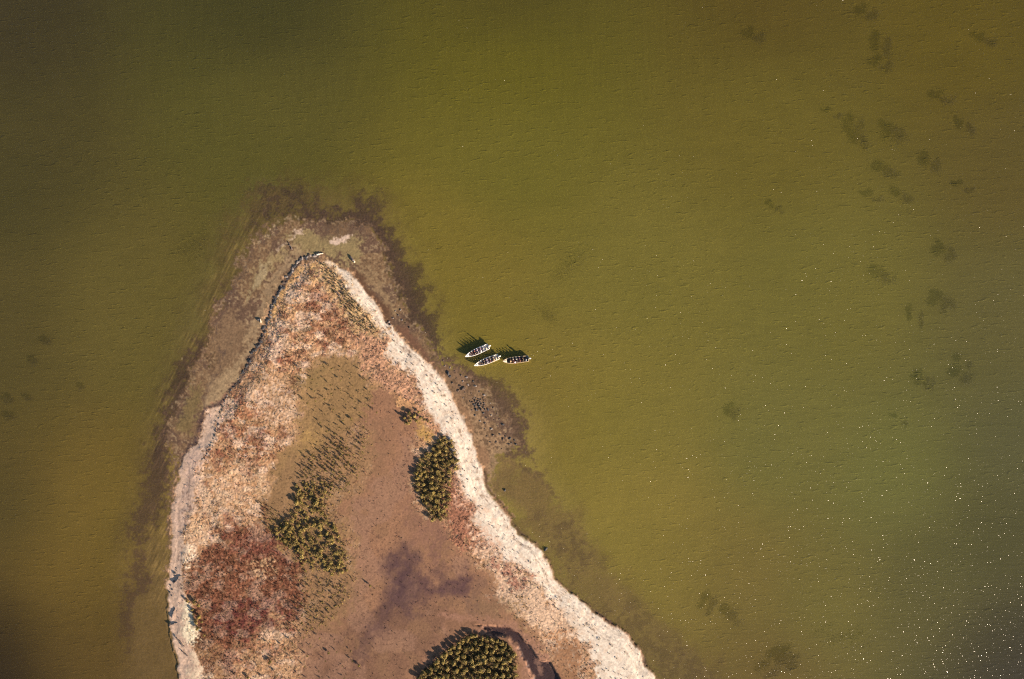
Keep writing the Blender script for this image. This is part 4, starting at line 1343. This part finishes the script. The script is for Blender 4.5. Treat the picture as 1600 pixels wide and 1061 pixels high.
    bmesh.ops.create_cube(bm, size=1.0, matrix=Matrix.Translation((-.26, 0, -.2)) @ Matrix.Diagonal((.32, .22, .02, 1)))
    tube(bm, [(-.1, 0, -.45), (-.25, 0, -.45), (-.42, 0, -.45)], [.03, .06, .03], 8)
    shaft = link('outboard_motor', bm_mesh('outboard_motor', bm), flat_mat('motor_grey', (0.08, 0.08, 0.085), 0.5), e)
    bm = bmesh.new()
    bmesh.ops.create_cube(bm, size=1.0, matrix=Matrix.Translation((-.27, 0, .80)) @ Matrix.Diagonal((.56, .34, .40, 1)))
    for v in bm.verts:
        if v.co.z > .8:
            v.co.x = -.27 + (v.co.x + .27) * .82 - .02
            v.co.y *= .8
    bmesh.ops.bevel(bm, geom=bm.edges[:], offset=0.07, segments=3, affect='EDGES')
    link('cowl', bm_mesh('cowl', bm, True), flat_mat('motor_cowl', (0.72, 0.68, 0.60), 0.35, 0.05), shaft)
    bm = bmesh.new()
    tube(bm, [(-.02, 0.05, .72), (.3, .12, .74), (.55, .16, .76)], [.025, .022, .028], 8)
    link('tiller', bm_mesh('tiller', bm, True), flat_mat('rubber', (0.02, 0.02, 0.02), 0.7), shaft)
    bm = bmesh.new()                      # fuel can in the stern
    bmesh.ops.create_cube(bm, size=1.0, matrix=Matrix.Translation((.32, -.42, .22)) @ Matrix.Diagonal((.34, .24, .30, 1)))
    bmesh.ops.bevel(bm, geom=bm.edges[:], offset=0.03, segments=2, affect='EDGES')
    fc = link('fuel_can', bm_mesh('fuel_can', bm, True), flat_mat('fuel_can_plastic', (0.72, 0.70, 0.66), 0.5))
    fc.matrix_world = Matrix.LocRotScale(e.location, e.rotation_euler, None)
    tag(fc, {'A': 'pale fuel can in the stern of the upper white boat', 'B': 'pale fuel can in the stern of the lower white boat', 'C': 'pale fuel can in the stern of the crowded right-hand boat'}[BOAT_KEY], 'fuel can')
    return e, L


BENCH = [1.30, 2.05, 2.80, 3.50, 4.15]
BORD = ['rear', 'fourth', 'third', 'second', 'front']
FLEET = [
    ('A', (727, 557.2), (763.5, 541), 1.42, 'upper white motor boat of the pair nearest the spit, bow pointing to the shore', (0.78, 0.76, 0.74), (0.58, 0.56, 0.55), (0.80, 0.78, 0.76), 'the upper white boat',
     [['navy', 'maroon'], ['charcoal', 'dark red'], ['grey', 'lavender'], ['white', 'purple'], ['pale blue', None]], ['black', None, 'white'], 'white'),
    ('B', (741, 571.2), (779, 557), 1.42, 'lower white motor boat of the pair nearest the spit, sunlit cream rail', (0.78, 0.75, 0.68), (0.56, 0.53, 0.50), (0.80, 0.77, 0.68), 'the lower white boat',
     [['black', None], ['navy', 'brown'], ['purple', 'lavender'], ['maroon', 'charcoal'], ['tan', 'black']], [None, 'grey'], 'white'),
    ('C', (785.5, 564.4), (826, 560), 1.50, 'right-hand motor boat with tan rail, crowded with darkly dressed people', (0.66, 0.56, 0.42), (0.07, 0.06, 0.055), (0.48, 0.38, 0.26), 'the crowded right-hand boat',
     [['tan', 'brown'], ['dark red', 'grey'], ['charcoal', 'white'], ['maroon', 'purple'], ['black', 'navy']], [None, 'black', None, 'grey'], 'teal')]
pi = 0
for key, bow, stern, beam, lb, hrgb, irgb, rrgb, nick, seats, hats, driver in FLEET:
    BOAT_KEY = key
    e, L = boat(bow, stern, beam, lb, hrgb, irgb, rrgb, key == 'C')
    M = Matrix.LocRotScale(e.location, e.rotation_euler, None)
    for bi, pair in enumerate(seats):     # listed from the bow backwards
        fx = BENCH[4 - bi] * L / 6.0
        for si, colr in enumerate(pair):
            if colr is None:
                continue
            yy = (0.33 if si == 0 else -0.33) * (0.62 if bi == 0 else 0.9) if pair[1] else 0.02
            person(M, fx - 0.05 + random.uniform(-.04, .04), yy, 0.425, random.choice([0, 8, -8, 12, -12]), random.choice(['sit', 'sit_lean', 'sit']), colr,
                   f'person in {colr} jacket seated on the {BORD[4 - bi]} bench of {nick}', hats[pi % len(hats)] if pi % 3 == 1 else None, 'orange' if False else None,
                   'people in the three boats', pi)
            pi += 1
    person(M, 0.62, 0.22, 0.065, 5, 'stand', driver, f'person in {driver} jacket standing by the motor of {nick}', 'tan' if key != 'C' else 'grey', None, 'people in the three boats', pi)
    pi += 1
    if key == 'C':
        person(M, 3.12 * L / 6, 0.50, 0.43, 12, 'sit_lean', 'pink', f'person in pink jacket and white hat against the lower rail of {nick}', 'white', None, 'people in the three boats', pi)
        pi += 1
